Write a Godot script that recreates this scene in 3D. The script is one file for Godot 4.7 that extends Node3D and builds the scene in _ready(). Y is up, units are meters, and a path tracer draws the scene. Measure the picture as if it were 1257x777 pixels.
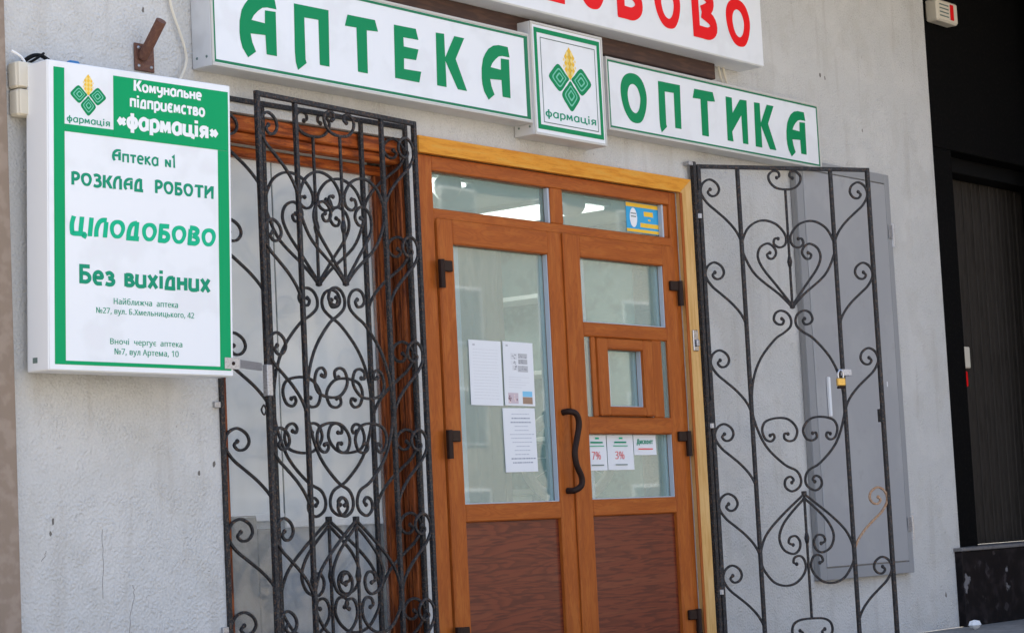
extends Node3D
# A pharmacy front seen obliquely: wall plane z = 0, x along the wall, y up, porch floor at y = 0.

var M := {}
var used := {}
var bold: SystemFont
var regular: SystemFont
var mesh_cache := {}

# ------------------------------------------------------------------ naming
func numbered(called: String) -> String:
	if not used.has(called):
		used[called] = 0
		return called
	used[called] += 1
	return "%s_%03d" % [called, used[called]]

func tag(o: Node, label: String, category: String, group := "") -> Node:
	o.set_meta("label", label)
	o.set_meta("category", category)
	if group != "":
		o.set_meta("group", group)
	return o

func thing(called: String, label: String, category: String, at := Vector3.ZERO, group := "") -> Node3D:
	var o := Node3D.new()
	o.name = numbered(called)
	add_child(o)
	o.position = at
	tag(o, label, category, group)
	return o

func part(parent: Node, called: String, mesh: Mesh, mat: Material, at := Vector3.ZERO) -> MeshInstance3D:
	var m := MeshInstance3D.new()
	m.mesh = mesh
	m.material_override = mat
	m.name = numbered(called) if parent == self else called
	parent.add_child(m, true)
	m.position = at
	return m

func struct(called: String, mesh: Mesh, mat: Material) -> MeshInstance3D:
	var m := part(self, called, mesh, mat)
	m.set_meta("kind", "structure")
	return m

# ------------------------------------------------------------------ shapes
func new_st() -> SurfaceTool:
	var st := SurfaceTool.new()
	st.begin(Mesh.PRIMITIVE_TRIANGLES)
	st.set_smooth_group(-1)
	return st

func done(st: SurfaceTool) -> ArrayMesh:
	st.generate_normals()
	return st.commit()

func tri(st: SurfaceTool, a: Vector3, b: Vector3, c: Vector3, out: Vector3) -> void:
	# clockwise from outside is the front
	if (b - a).cross(c - a).dot(out) > 0.0:
		var t := b
		b = c
		c = t
	st.add_vertex(a)
	st.add_vertex(b)
	st.add_vertex(c)

func quad(st: SurfaceTool, a: Vector3, b: Vector3, c: Vector3, d: Vector3, out: Vector3) -> void:
	tri(st, a, b, c, out)
	tri(st, a, c, d, out)

func add_box(st: SurfaceTool, lo: Vector3, hi: Vector3, ch := 0.002) -> void:
	var c := (lo + hi) / 2.0
	var h := (hi - lo) / 2.0
	var k := minf(ch, minf(h.x, minf(h.y, h.z)) * 0.6)
	var v := func(s: Vector3, ax: int) -> Vector3:
		var p := Vector3(s.x * (h.x - k), s.y * (h.y - k), s.z * (h.z - k))
		p[ax] = s[ax] * h[ax]
		return c + p
	for ax in 3:
		var u := (ax + 1) % 3
		var w := (ax + 2) % 3
		for sg in [-1.0, 1.0]:
			var pts := []
			for q in [[-1.0, -1.0], [1.0, -1.0], [1.0, 1.0], [-1.0, 1.0]]:
				var s := Vector3.ZERO
				s[ax] = sg
				s[u] = q[0]
				s[w] = q[1]
				pts.append(v.call(s, ax))
			var n := Vector3.ZERO
			n[ax] = sg
			quad(st, pts[0], pts[1], pts[2], pts[3], n)
		# edges along ax
		for su in [-1.0, 1.0]:
			for sw in [-1.0, 1.0]:
				var s0 := Vector3.ZERO
				s0[u] = su
				s0[w] = sw
				var s1 := s0
				s0[ax] = -1.0
				s1[ax] = 1.0
				var n2 := Vector3.ZERO
				n2[u] = su
				n2[w] = sw
				quad(st, v.call(s0, u), v.call(s1, u), v.call(s1, w), v.call(s0, w), n2)
	for x in [-1.0, 1.0]:
		for y in [-1.0, 1.0]:
			for z in [-1.0, 1.0]:
				var s := Vector3(x, y, z)
				tri(st, v.call(s, 0), v.call(s, 1), v.call(s, 2), s)

func box(lo: Vector3, hi: Vector3, ch := 0.002) -> ArrayMesh:
	var st := new_st()
	add_box(st, lo, hi, ch)
	return done(st)

func bxy(x0: float, x1: float, y0: float, y1: float, z0: float, z1: float, ch := 0.002) -> ArrayMesh:
	return box(Vector3(x0, y0, z0), Vector3(x1, y1, z1), ch)

func catmull(p: Array, per := 4) -> PackedVector2Array:
	var out := PackedVector2Array()
	var n := p.size()
	for i in n - 1:
		var a: Vector2 = p[maxi(i - 1, 0)]
		var b: Vector2 = p[i]
		var c: Vector2 = p[i + 1]
		var d: Vector2 = p[mini(i + 2, n - 1)]
		for k in per:
			var t := float(k) / per
			out.append(b.cubic_interpolate(c, a, d, t))
	out.append(p[n - 1])
	return out

# a bar bent in a plane (local xy), rectangular with eased corners
func add_bent(st: SurfaceTool, path: PackedVector2Array, w: float, t: float, z := 0.0) -> void:
	var ring := []
	var k := 0.3
	for q in [[-1, -1 + k], [-1, 1 - k], [-1 + k, 1], [1 - k, 1], [1, 1 - k], [1, -1 + k], [1 - k, -1], [-1 + k, -1]]:
		ring.append(Vector2(q[0] * w / 2.0, q[1] * t / 2.0))
	var rows := []
	for i in path.size():
		var d: Vector2 = (path[mini(i + 1, path.size() - 1)] - path[maxi(i - 1, 0)]).normalized()
		var nrm := Vector2(-d.y, d.x)
		var row := []
		for r in ring:
			var q: Vector2 = path[i] + nrm * r.x
			row.append(Vector3(q.x, q.y, z + r.y))
		rows.append(row)
	for i in path.size() - 1:
		var cen := Vector3((path[i].x + path[i + 1].x) / 2.0, (path[i].y + path[i + 1].y) / 2.0, z)
		for j in ring.size():
			var jj: int = (j + 1) % ring.size()
			var a: Vector3 = rows[i][j]
			var b: Vector3 = rows[i][jj]
			var c: Vector3 = rows[i + 1][jj]
			var e: Vector3 = rows[i + 1][j]
			quad(st, a, b, c, e, (a + b + c + e) / 4.0 - cen)
	for e in [0, path.size() - 1]:
		var cen2 := Vector3(path[e].x, path[e].y, z)
		var other: int = 1 if e == 0 else path.size() - 2
		var out := cen2 - Vector3(path[other].x, path[other].y, z)
		for j in ring.size():
			tri(st, cen2, rows[e][j], rows[e][(j + 1) % ring.size()], out)

# round tube along points in space
func add_tube(st: SurfaceTool, pts: PackedVector3Array, r: float, sides := 8) -> void:
	var rows := []
	var side := Vector3.UP
	for i in pts.size():
		var d := (pts[mini(i + 1, pts.size() - 1)] - pts[maxi(i - 1, 0)]).normalized()
		if absf(side.dot(d)) > 0.95:
			side = Vector3.RIGHT if absf(d.x) < 0.9 else Vector3.BACK
		var a := (side - d * side.dot(d)).normalized()
		side = a
		var b := d.cross(a)
		var row := []
		for j in sides:
			var an := TAU * j / sides
			row.append(pts[i] + (a * cos(an) + b * sin(an)) * r)
		rows.append(row)
	for i in pts.size() - 1:
		var cen := (pts[i] + pts[i + 1]) / 2.0
		for j in sides:
			var jj := (j + 1) % sides
			var p: Vector3 = rows[i][j]
			quad(st, p, rows[i][jj], rows[i + 1][jj], rows[i + 1][j], (p + rows[i + 1][jj]) / 2.0 - cen)
	for e in [0, pts.size() - 1]:
		var other: int = 1 if e == 0 else pts.size() - 2
		for j in sides:
			tri(st, pts[e], rows[e][j], rows[e][(j + 1) % sides], pts[e] - pts[other])

func tube(pts: Array, r: float, sides := 8) -> ArrayMesh:
	var st := new_st()
	add_tube(st, PackedVector3Array(pts), r, sides)
	return done(st)

func smooth3(p: Array, per := 6) -> Array:
	var out := []
	for i in p.size() - 1:
		var a: Vector3 = p[maxi(i - 1, 0)]
		var b: Vector3 = p[i]
		var c: Vector3 = p[i + 1]
		var d: Vector3 = p[mini(i + 2, p.size() - 1)]
		for k in per:
			out.append(b.cubic_interpolate(c, a, d, float(k) / per))
	out.append(p[p.size() - 1])
	return out

# lathe round local y
func lathe(profile: Array, sides := 20) -> ArrayMesh:
	var st := new_st()
	st.set_smooth_group(0)
	for i in profile.size() - 1:
		var a: Vector2 = profile[i]
		var b: Vector2 = profile[i + 1]
		for j in sides:
			var t0 := TAU * j / sides
			var t1 := TAU * (j + 1) / sides
			var p0 := Vector3(a.x * cos(t0), a.y, a.x * sin(t0))
			var p1 := Vector3(a.x * cos(t1), a.y, a.x * sin(t1))
			var p2 := Vector3(b.x * cos(t1), b.y, b.x * sin(t1))
			var p3 := Vector3(b.x * cos(t0), b.y, b.x * sin(t0))
			var dr := b - a
			var out := Vector3(cos((t0 + t1) / 2) * dr.y, -dr.x, sin((t0 + t1) / 2) * dr.y)
			if a.x > 0.00001:
				tri(st, p0, p1, p2, out)
			if b.x > 0.00001:
				tri(st, p0, p2, p3, out)
	return done(st)

# flat outline with a little thickness (vinyl, plate), facing +z
func add_plate(st: SurfaceTool, poly: PackedVector2Array, z0: float, z1: float) -> void:
	var idx := Geometry2D.triangulate_polygon(poly)
	for i in range(0, idx.size(), 3):
		var p := poly[idx[i]]
		var q := poly[idx[i + 1]]
		var r := poly[idx[i + 2]]
		tri(st, Vector3(p.x, p.y, z1), Vector3(q.x, q.y, z1), Vector3(r.x, r.y, z1), Vector3.BACK)
		tri(st, Vector3(p.x, p.y, z0), Vector3(q.x, q.y, z0), Vector3(r.x, r.y, z0), Vector3.FORWARD)
	var cw := 1.0 if Geometry2D.is_polygon_clockwise(poly) else -1.0
	for i in poly.size():
		var a := poly[i]
		var b := poly[(i + 1) % poly.size()]
		var d := (b - a)
		quad(st, Vector3(a.x, a.y, z0), Vector3(b.x, b.y, z0), Vector3(b.x, b.y, z1), Vector3(a.x, a.y, z1), Vector3(-d.y, d.x, 0) * cw)

func plate(poly: Array, z0: float, z1: float) -> ArrayMesh:
	var st := new_st()
	add_plate(st, PackedVector2Array(poly), z0, z1)
	return done(st)

func add_ring(st: SurfaceTool, outer: Array, inner: Array, z: float) -> void:
	var n := outer.size()
	for i in n:
		var k := (i + 1) % n
		var a: Vector2 = outer[i]
		var b: Vector2 = outer[k]
		var c: Vector2 = inner[k]
		var d: Vector2 = inner[i]
		quad(st, Vector3(a.x, a.y, z), Vector3(b.x, b.y, z), Vector3(c.x, c.y, z), Vector3(d.x, d.y, z), Vector3.BACK)

# thick stroke as one mitred strip
func add_stroke(st: SurfaceTool, path: PackedVector2Array, hw: float, z: float) -> void:
	var n := path.size()
	var lft := []
	var rgt := []
	for i in n:
		var d0: Vector2 = (path[i] - path[maxi(i - 1, 0)]).normalized() if i > 0 else (path[1] - path[0]).normalized()
		var d1: Vector2 = (path[mini(i + 1, n - 1)] - path[i]).normalized() if i < n - 1 else d0
		var t := (d0 + d1).normalized()
		var nn := Vector2(-t.y, t.x)
		var s := hw / maxf(0.5, nn.dot(Vector2(-d1.y, d1.x)))
		lft.append(path[i] + nn * s)
		rgt.append(path[i] - nn * s)
	for i in n - 1:
		var a: Vector2 = lft[i]
		var b: Vector2 = lft[i + 1]
		var c: Vector2 = rgt[i + 1]
		var d: Vector2 = rgt[i]
		quad(st, Vector3(a.x, a.y, z), Vector3(b.x, b.y, z), Vector3(c.x, c.y, z), Vector3(d.x, d.y, z), Vector3.BACK)

# ------------------------------------------------------------------ lettering
# outlines of the sign-writer's capitals, height 1
var GLYPH := {
	"А": [.76, 1, .8, .82, .6, .82, .5, .8, .4, .735, .31, .655, .26, .58, .54, .57, .55, .77, .78, .78, .77, .1, .55, .1, .54, .39, .23, .37, .26, .24, .33, .11, .16, 0, .05, .13, .01, .25, 0, .36, .01, .53, .06, .7, .13, .8, .22, .895, .36, .97, .51, 1],
	"П": [.02, .99, .76, 1, .73, .14, .52, .14, .53, .82, .23, .81, .22, .18, .24, .13, .05, 0, .01, .11, 0, .26],
	"Т": [.08, .99, .8, 1, .87, .8, .57, .78, .55, 0, .29, 0, .3, .79, 0, .78],
	"Е": [.03, .99, .64, 1, .7, .8, .28, .79, .28, .62, .69, .62, .61, .41, .27, .4, .26, .2, .74, .21, .67, 0, 0, 0],
	"К": [.03, .99, .27, 1, .27, .56, .56, 1, .85, 1, .57, .57, .86, 0, .59, 0, .27, .49, .27, 0, 0, 0],
	"И": [.02, .99, .27, .99, .27, .65, .6, .99, .88, 1, .85, 0, .63, 0, .62, .63, .21, .22, .24, 0, 0, 0],
}
var STROKE := {
	"Р": [[.12, 0, .12, 1], [.12, .92, .4, .92, .57, .8, .57, .6, .42, .46, .2, .43]],
	"З": [[.06, .86, .28, .93, .5, .85, .52, .68, .38, .55, .2, .53], [.36, .55, .56, .42, .57, .2, .4, .08, .2, .07, .04, .13]],
	"Л": [[.1, 0, .08, .4, .18, .75, .36, .91, .62, .93], [.6, .84, .6, 0]],
	"Д": [[0, .08, .76, .08], [.12, .17, .14, .5, .27, .82, .56, .93], [.56, .99, .56, .17]],
	"Б": [[.12, 0, .12, 1], [.03, .90, .6, .90], [.03, .54, .4, .53, .57, .4, .57, .22, .42, .105, .23, .1, .03, .1]],
	"В": [[.13, 0, .12, .87], [.07, .95, .38, .93, .55, .82, .52, .66, .3, .53], [.3, .53, .57, .4, .62, .22, .48, .105, .24, .1, .03, .1]],
	"Ц": [[.12, 1, .05, .6, .1, .2, .2, .09, .8, .08, .78, -.12], [.58, 1, .58, .19]],
	"І": [[.13, 0, .13, 1]],
	"о": [[.3, .64, .12, .56, .06, .34, .12, .12, .3, .03, .48, .12, .54, .34, .48, .56, .3, .64, .2, .62]],
	"а": [[.5, .58, .3, .66, .1, .52, .05, .28, .16, .06, .34, .03, .5, .16], [.51, .68, .5, 0]],
	"е": [[.1, .36, .47, .37, .45, .56, .28, .65, .1, .54, .06, .28, .18, .06, .48, .06]],
	"м": [[.06, 0, .1, .68], [.1, .64, .31, .2, .52, .64], [.52, .68, .57, 0]],
	"у": [[.06, .68, .08, .36, .25, .22, .48, .3], [.52, .68, .5, .05, .36, -.2, .1, -.22]],
	"н": [[.08, .68, .08, 0], [.08, .37, .5, .37], [.5, .68, .5, 0]],
	"л": [[.05, 0, .08, .4, .2, .6, .5, .63], [.5, .68, .5, 0]],
	"ь": [[.08, .68, .08, 0], [.08, .38, .34, .38, .46, .22, .36, .07, .08, .07]],
	"п": [[.08, .68, .08, 0], [.08, .61, .5, .61], [.5, .68, .5, 0]],
	"і": [[.1, .68, .1, 0], [.1, .80, .1, .98]],
	"д": [[-.02, .05, .62, .05], [.1, .05, .14, .4, .26, .6, .5, .63], [.5, .68, .5, .05]],
	"р": [[.08, .68, .08, -.25], [.08, .58, .32, .65, .5, .5, .5, .2, .34, .04, .08, .08]],
	"и": [[.08, .68, .06, .2, .18, .05, .5, .07], [.51, .68, .51, 0]],
	"є": [[.48, .58, .28, .65, .1, .52, .06, .24, .2, .05, .48, .08], [.1, .36, .4, .36]],
	"с": [[.46, .58, .28, .65, .1, .52, .06, .24, .2, .05, .46, .08]],
	"т": [[.0, .61, .52, .61], [.26, .61, .26, 0]],
	"в": [[.08, 0, .08, .68], [.08, .61, .34, .61, .42, .48, .26, .37], [.08, .36, .34, .35, .48, .2, .36, .07, .08, .07]],
	"ф": [[.32, .62, .12, .54, .06, .34, .14, .12, .32, .05, .5, .12, .58, .34, .52, .54, .32, .62], [.32, .9, .32, -.25]],
	"ц": [[.08, .68, .06, .2, .18, .06, .62, .05, .62, -.14], [.48, .68, .48, .06]],
	"я": [[.48, 0, .48, .68], [.48, .61, .22, .61, .1, .48, .18, .33, .48, .31], [.28, .31, .06, 0]],
	"к": [[.08, .68, .08, 0], [.1, .33, .46, .68], [.16, .4, .5, 0]],
	"з": [[.05, .57, .26, .65, .42, .54, .38, .41, .18, .36], [.24, .37, .47, .25, .42, .08, .22, .03, .03, .08]],
	"х": [[.04, .68, .5, 0], [.5, .68, .04, 0]],
	"«": [[.22, .55, .08, .35, .22, .15], [.44, .55, .3, .35, .44, .15]],
	"»": [[.08, .55, .22, .35, .08, .15], [.3, .55, .44, .35, .3, .15]],
	"1": [[.04, .82, .2, .97, .22, 0]],
	"n": [[.06, 0, .06, .62], [.08, .56, .42, .06], [.44, .62, .44, 0]],
}
const O_OUT := [.34, 1, .6, .99, .79, .86, .89, .6, .84, .31, .69, .07, .49, 0, .27, .04, .09, .23, 0, .49, .01, .73, .13, .91]
const O_IN := [.43, .79, .55, .75, .63, .64, .66, .5, .62, .34, .55, .24, .46, .2, .35, .24, .27, .35, .23, .52, .25, .65, .32, .75]

func pairs(a: Array, s := Vector2.ONE, off := Vector2.ZERO) -> Array:
	var out := []
	for i in range(0, a.size(), 2):
		out.append(Vector2(a[i], a[i + 1]) * s + off)
	return out

func closed_smooth(p: Array, per := 4) -> Array:
	var out := []
	var n := p.size()
	for i in n:
		var a: Vector2 = p[(i + n - 1) % n]
		var b: Vector2 = p[i]
		var c: Vector2 = p[(i + 1) % n]
		var d: Vector2 = p[(i + 2) % n]
		for k in per:
			out.append(b.cubic_interpolate(c, a, d, float(k) / per))
	return out

func capital(ch: String, w := 0.0, hw := 0.115) -> ArrayMesh:
	var key := "cap%s%.3f%.3f" % [ch, w, hw]
	if mesh_cache.has(key):
		return mesh_cache[key]
	var st := new_st()
	var sx := 1.0 if w == 0.0 else w
	if ch == "О":
		add_ring(st, closed_smooth(pairs(O_OUT, Vector2(sx, 1))), closed_smooth(pairs(O_IN, Vector2(sx, 1))), 0.0)
	elif GLYPH.has(ch):
		var poly := PackedVector2Array(pairs(GLYPH[ch], Vector2(sx, 1)))
		var idx := Geometry2D.triangulate_polygon(poly)
		for i in range(0, idx.size(), 3):
			tri(st, Vector3(poly[idx[i]].x, poly[idx[i]].y, 0), Vector3(poly[idx[i + 1]].x, poly[idx[i + 1]].y, 0), Vector3(poly[idx[i + 2]].x, poly[idx[i + 2]].y, 0), Vector3.BACK)
	else:
		var z := 0.0
		for s in STROKE[ch]:
			var p := pairs(s, Vector2(sx, 1))
			var path := catmull(p, 4) if p.size() > 3 else PackedVector2Array(p)
			add_stroke(st, path, hw, z)
			z += 0.002
	mesh_cache[key] = done(st)
	return mesh_cache[key]

func letter(parent: Node, ch: String, x: float, y: float, h: float, z: float, mat: Material, w := 0.0, hw := 0.115, slant := 0.0) -> void:
	var m := part(parent, "letter", capital(ch, w, hw), mat, Vector3(x, y, z))
	m.transform.basis = Basis(Vector3(h, 0, 0), Vector3(h * slant, h, 0), Vector3(0, 0, 0.2))

const ADV := {"А": .9, "П": .86, "Т": .92, "Е": .84, "К": .9, "И": .98, "О": 1.0, "Р": .78, "З": .76, "Л": .84, "Д": .9, "Б": .8, "В": .84, "Ц": 1.0, "І": .4, " ": .5, "о": .72, "а": .7, "е": .66, "м": .78, "у": .7, "н": .7, "л": .7, "ь": .62, "п": .7, "і": .32, "д": .74, "р": .68, "и": .72, "є": .64, "с": .6, "т": .62, "в": .64, "ф": .76, "ц": .78, "я": .68, "к": .64, "з": .62, "х": .66, "«": .6, "»": .6, "1": .4, "n": .6}

func caps_line(parent: Node, s: String, x0: float, x1: float, y: float, h: float, z: float, mat: Material, hw := 0.115, slant := 0.0) -> void:
	var total := 0.0
	for ch in s:
		total += ADV[ch]
	total -= 0.1
	var k := (x1 - x0) / total
	var x := x0
	for ch in s:
		if ch != " ":
			var m := part(parent, "letter", capital(ch, 0.0, hw), mat, Vector3(x, y, z))
			m.transform.basis = Basis(Vector3(k, 0, 0), Vector3(h * slant, h, 0), Vector3(0, 0, 0.1))
		x += ADV[ch] * k

# a line of type fitted to a box [x0..x1] with base line y and letters h tall
func type_line(parent: Node, s: String, x0: float, x1: float, y: float, h: float, z: float, mat: Material, heavy := true, slant := 0.0) -> void:
	var tm := TextMesh.new()
	tm.font = bold if heavy else regular
	tm.text = s
	tm.font_size = 64
	tm.pixel_size = 0.01
	tm.depth = 0.01
	tm.curve_step = 1.0
	tm.horizontal_alignment = HORIZONTAL_ALIGNMENT_LEFT
	var bb := tm.get_aabb()
	var cap := 0.457
	var sx := (x1 - x0) / maxf(bb.size.x, 0.01)
	var sy := h / cap
	# baseline: measured on a letter that sits on it
	var probe := TextMesh.new()
	probe.font = tm.font
	probe.text = "Н"
	probe.font_size = 64
	probe.pixel_size = 0.01
	probe.depth = 0.01
	var pb := probe.get_aabb()
	sy = h / pb.size.y
	var m := part(parent, "lettering", tm, mat, Vector3.ZERO)
	var base_y := pb.position.y
	m.transform.basis = Basis(Vector3(sx, 0, 0), Vector3(sy * slant, sy, 0), Vector3(0, 0, 0.08))
	m.position = Vector3(x0 - bb.position.x * sx - base_y * sy * slant, y - base_y * sy, z)

# ------------------------------------------------------------------ materials
func lin(r: float, g: float, b: float) -> Color:
	return Color(r, g, b).linear_to_srgb()

func mat(c: Color, rough := 0.6, metal := 0.0) -> StandardMaterial3D:
	var m := StandardMaterial3D.new()
	m.albedo_color = c
	m.roughness = rough
	m.metallic = metal
	m.metallic_specular = 0.5 if metal > 0.0 else 0.22
	return m

func noise_img(size: int, freq: float, seed_: int, oct := 4, type := FastNoiseLite.TYPE_SIMPLEX_SMOOTH, warp := 0.0) -> Image:
	var n := FastNoiseLite.new()
	n.seed = seed_
	n.noise_type = type
	n.frequency = freq
	n.fractal_octaves = oct
	n.fractal_type = FastNoiseLite.FRACTAL_FBM if oct > 1 else FastNoiseLite.FRACTAL_NONE
	if warp > 0.0:
		n.domain_warp_enabled = true
		n.domain_warp_amplitude = warp
		n.domain_warp_frequency = freq
	return n.get_seamless_image(size, size)

# colour texture: mixes of colours by layered noises; layers = [[image, Color (linear), low, high, strength], ...]
func layered(size: int, base: Color, layers: Array) -> ImageTexture:
	var img := Image.create(size, size, true, Image.FORMAT_RGB8)
	for y in size:
		for x in size:
			var c := base
			for l in layers:
				var im: Image = l[0]
				var v := im.get_pixel(x % im.get_width(), y % im.get_height()).r
				c = c.lerp(l[1], smoothstep(l[2], l[3], v) * l[4])
			img.set_pixel(x, y, c.linear_to_srgb())
	img.generate_mipmaps()
	return ImageTexture.create_from_image(img)

# growth-ring lines drawn from a noise field
func rings(src: Image, k: float) -> Image:
	var n := src.get_width()
	var im := Image.create(n, n, false, Image.FORMAT_L8)
	for y in n:
		for x in n:
			var v := src.get_pixel(x, y).r * k
			var w := v - floorf(v)
			im.set_pixel(x, y, Color(w, w, w))
	return im

func tri_mat(tex: Texture2D, scale: Vector3, rough := 0.6, bump: Texture2D = null, bump_cm := 0.1) -> StandardMaterial3D:
	var m := StandardMaterial3D.new()
	m.albedo_texture = tex
	m.roughness = rough
	m.uv1_triplanar = true
	m.uv1_world_triplanar = true
	m.uv1_scale = scale
	m.uv1_triplanar_sharpness = 8.0
	if bump:
		m.heightmap_enabled = true
		m.heightmap_texture = bump
		m.heightmap_scale = bump_cm
	return m

func make_materials() -> void:
	bold = SystemFont.new()
	bold.font_names = PackedStringArray(["Droid Sans"])
	bold.font_weight = 700
	regular = SystemFont.new()
	regular.font_names = PackedStringArray(["Droid Sans"])

	# roughcast plaster: grain, patches of older paint, vertical weather streaks
	var fine := noise_img(1024, 0.16, 11, 3)
	var broad := noise_img(1024, 0.004, 13, 5, FastNoiseLite.TYPE_SIMPLEX_SMOOTH, 40.0)
	var spots := noise_img(1024, 0.045, 14, 2)
	var patch := noise_img(1024, 0.006, 17, 5, FastNoiseLite.TYPE_SIMPLEX_SMOOTH, 60.0)
	var streak := noise_img(1024, 0.018, 15, 4)
	streak.crop(1024, 110)
	streak.resize(1024, 1024, Image.INTERPOLATE_CUBIC)
	var plaster := layered(1024, Color(.535, .522, .487), [[fine, Color(.60, .587, .55), .45, .8, .55], [fine, Color(.425, .412, .383), .42, .15, .45], [broad, Color(.60, .58, .54), .5, .7, .45], [patch, Color(.48, .455, .405), .58, .66, .28], [streak, Color(.45, .425, .38), .62, .85, .4], [spots, Color(.22, .20, .17), .885, .94, .55]])
	var grain := noise_img(1024, 0.13, 16, 3)
	var swell := noise_img(1024, 0.012, 18, 3)
	var mask := noise_img(1024, 0.02, 19, 3)
	var bump := Image.create(1024, 1024, false, Image.FORMAT_L8)
	for y in 1024:
		for x in 1024:
			var v := .06 * swell.get_pixel(x, y).r + grain.get_pixel(x, y).r * (.45 + .4 * smoothstep(.3, .75, mask.get_pixel(x, y).r))
			bump.set_pixel(x, y, Color(v, v, v))
	M.plaster = tri_mat(plaster, Vector3(.45, .45, .45), 0.92, ImageTexture.create_from_image(bump), 0.8)
	M.pilaster = tri_mat(layered(256, Color(.25, .185, .135), [[noise_img(256, .05, 21), Color(.32, .25, .19), .4, .8, .7]]), Vector3(1, 1, 1), 0.85)
	M.crack = mat(lin(.16, .145, .125), 0.95)
	M.paint_white = mat(lin(.62, .62, .6), 0.8)

	# foil-faced door sections: golden oak with vertical or horizontal grain
	var g1 := noise_img(512, 0.012, 31, 5, FastNoiseLite.TYPE_SIMPLEX_SMOOTH, 30.0)
	var g2 := noise_img(512, 0.06, 32, 3)
	var gr := rings(noise_img(512, 0.007, 33, 2, FastNoiseLite.TYPE_SIMPLEX_SMOOTH, 15.0), 8.0)
	var oak := layered(512, Color(.385, .100, .017), [[gr, Color(.26, .064, .012), .3, 1.0, .55], [g1, Color(.27, .064, .013), .5, .85, .5], [g1, Color(.44, .135, .026), .45, .2, .5], [g2, Color(.29, .072, .014), .55, .8, .45]])
	M.oak_v = tri_mat(oak, Vector3(3.2, .42, 3.2), 0.42)
	M.oak_h = tri_mat(oak, Vector3(.42, 3.2, 3.2), 0.42)
	for k in ["oak_v", "oak_h"]:
		M[k].metallic_specular = 0.25
	var m1 := noise_img(512, 0.006, 41, 2, FastNoiseLite.TYPE_SIMPLEX_SMOOTH, 12.0)
	var mr := rings(m1, 7.0)
	var m2 := noise_img(512, 0.03, 42, 3)
	var mah := layered(512, Color(.172, .036, .016), [[mr, Color(.07, .016, .009), .3, 1.0, .5], [m1, Color(.20, .05, .022), .55, .8, .5], [m2, Color(.075, .016, .010), .5, .75, .7]])
	M.mahogany = tri_mat(mah, Vector3(.24, 3.0, 1), 0.3)
	M.mahogany.metallic_specular = 0.32
	# lacquered pine trim
	var p1 := noise_img(512, 0.014, 51, 5, FastNoiseLite.TYPE_SIMPLEX_SMOOTH, 25.0)
	var pine := layered(512, Color(.70, .30, .036), [[p1, Color(.58, .215, .022), .5, .8, .8], [p1, Color(.68, .34, .06), .45, .2, .7], [g2, Color(.44, .16, .02), .66, .85, .5]])
	M.pine_h = tri_mat(pine, Vector3(.5, 5, 5), 0.38)
	M.pine_h.metallic_specular = 0.2
	M.pine_v = tri_mat(layered(512, Color(.62, .37, .135), [[p1, Color(.53, .29, .09), .5, .8, .8], [p1, Color(.68, .44, .19), .45, .2, .7], [g2, Color(.45, .24, .08), .66, .85, .5]]), Vector3(5, .5, 5), 0.38)
	M.pine_v.metallic_specular = 0.2
	# older varnished timber round the window
	var w1 := noise_img(512, 0.014, 61, 5, FastNoiseLite.TYPE_SIMPLEX_SMOOTH, 40.0)
	var old := layered(512, Color(.37, .082, .016), [[w1, Color(.14, .03, .009), .5, .75, .8], [w1, Color(.50, .145, .03), .42, .25, .8], [g2, Color(.06, .016, .008), .68, .85, .7]])
	M.timber_h = tri_mat(old, Vector3(.6, 5, 5), 0.45)
	M.timber_v = tri_mat(layered(512, Color(.23, .058, .016), [[w1, Color(.075, .02, .009), .48, .68, .85], [w1, Color(.33, .095, .024), .42, .25, .7], [g2, Color(.035, .012, .008), .6, .8, .8]]), Vector3(6, .5, 6), 0.5)
	M.timber_h.metallic_specular = 0.25
	M.timber_v.metallic_specular = 0.25
	M.dark_timber = tri_mat(layered(256, Color(.05, .022, .014), [[noise_img(256, .03, 65), Color(.09, .04, .022), .45, .8, .8]]), Vector3(.6, 5, 5), 0.7)

	# painted iron, chipped and dusty
	var i1 := noise_img(512, 0.03, 71, 4)
	var i2 := noise_img(512, 0.05, 72, 3)
	var iron := layered(512, Color(.014, .0145, .016), [[i1, Color(.034, .035, .038), .5, .75, .8], [i2, Color(.12, .07, .045), .62, .76, .7], [i2, Color(.14, .14, .14), .3, .2, .35]])
	M.iron = tri_mat(iron, Vector3(2, 2, 2), 0.5)
	M.iron.metallic_specular = 0.35
	M.iron_bare = tri_mat(layered(256, Color(.33, .17, .08), [[noise_img(256, .06, 75), Color(.42, .3, .2), .45, .7, .9]]), Vector3(4, 4, 4), 0.6)
	M.hinge = mat(lin(.026, .014, .011), 0.35)
	M.steel = tri_mat(layered(256, Color(.42, .42, .43), [[noise_img(256, .05, 81), Color(.25, .24, .23), .5, .75, .7]]), Vector3(6, 6, 6), 0.4)
	M.steel.metallic = 0.6
	M.chrome = mat(lin(.5, .5, .52), 0.25, 0.9)
	M.brass = mat(lin(.62, .38, .09), 0.35, 0.7)
	M.rust = tri_mat(layered(256, Color(.115, .045, .027), [[noise_img(256, .05, 85), Color(.17, .075, .04), .45, .75, .8]]), Vector3(5, 5, 5), 0.7)
	M.cabinet = tri_mat(layered(512, Color(.335, .335, .333), [[noise_img(512, .006, 91), Color(.365, .364, .36), .45, .75, .8], [noise_img(512, .03, 92), Color(.31, .305, .30), .72, .85, .5]]), Vector3(.6, .6, .6), 0.45)
	M.reflection_board = tri_mat(layered(256, Color(.36, .39, .42), [[noise_img(256, .012, 93, 4), Color(.26, .28, .30), .45, .7, .8]]), Vector3(1.2, .8, 1), 0.5)  # street reflection put into the board colour
	M.cabinet_frame = mat(lin(.29, .29, .287), 0.5)
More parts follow.
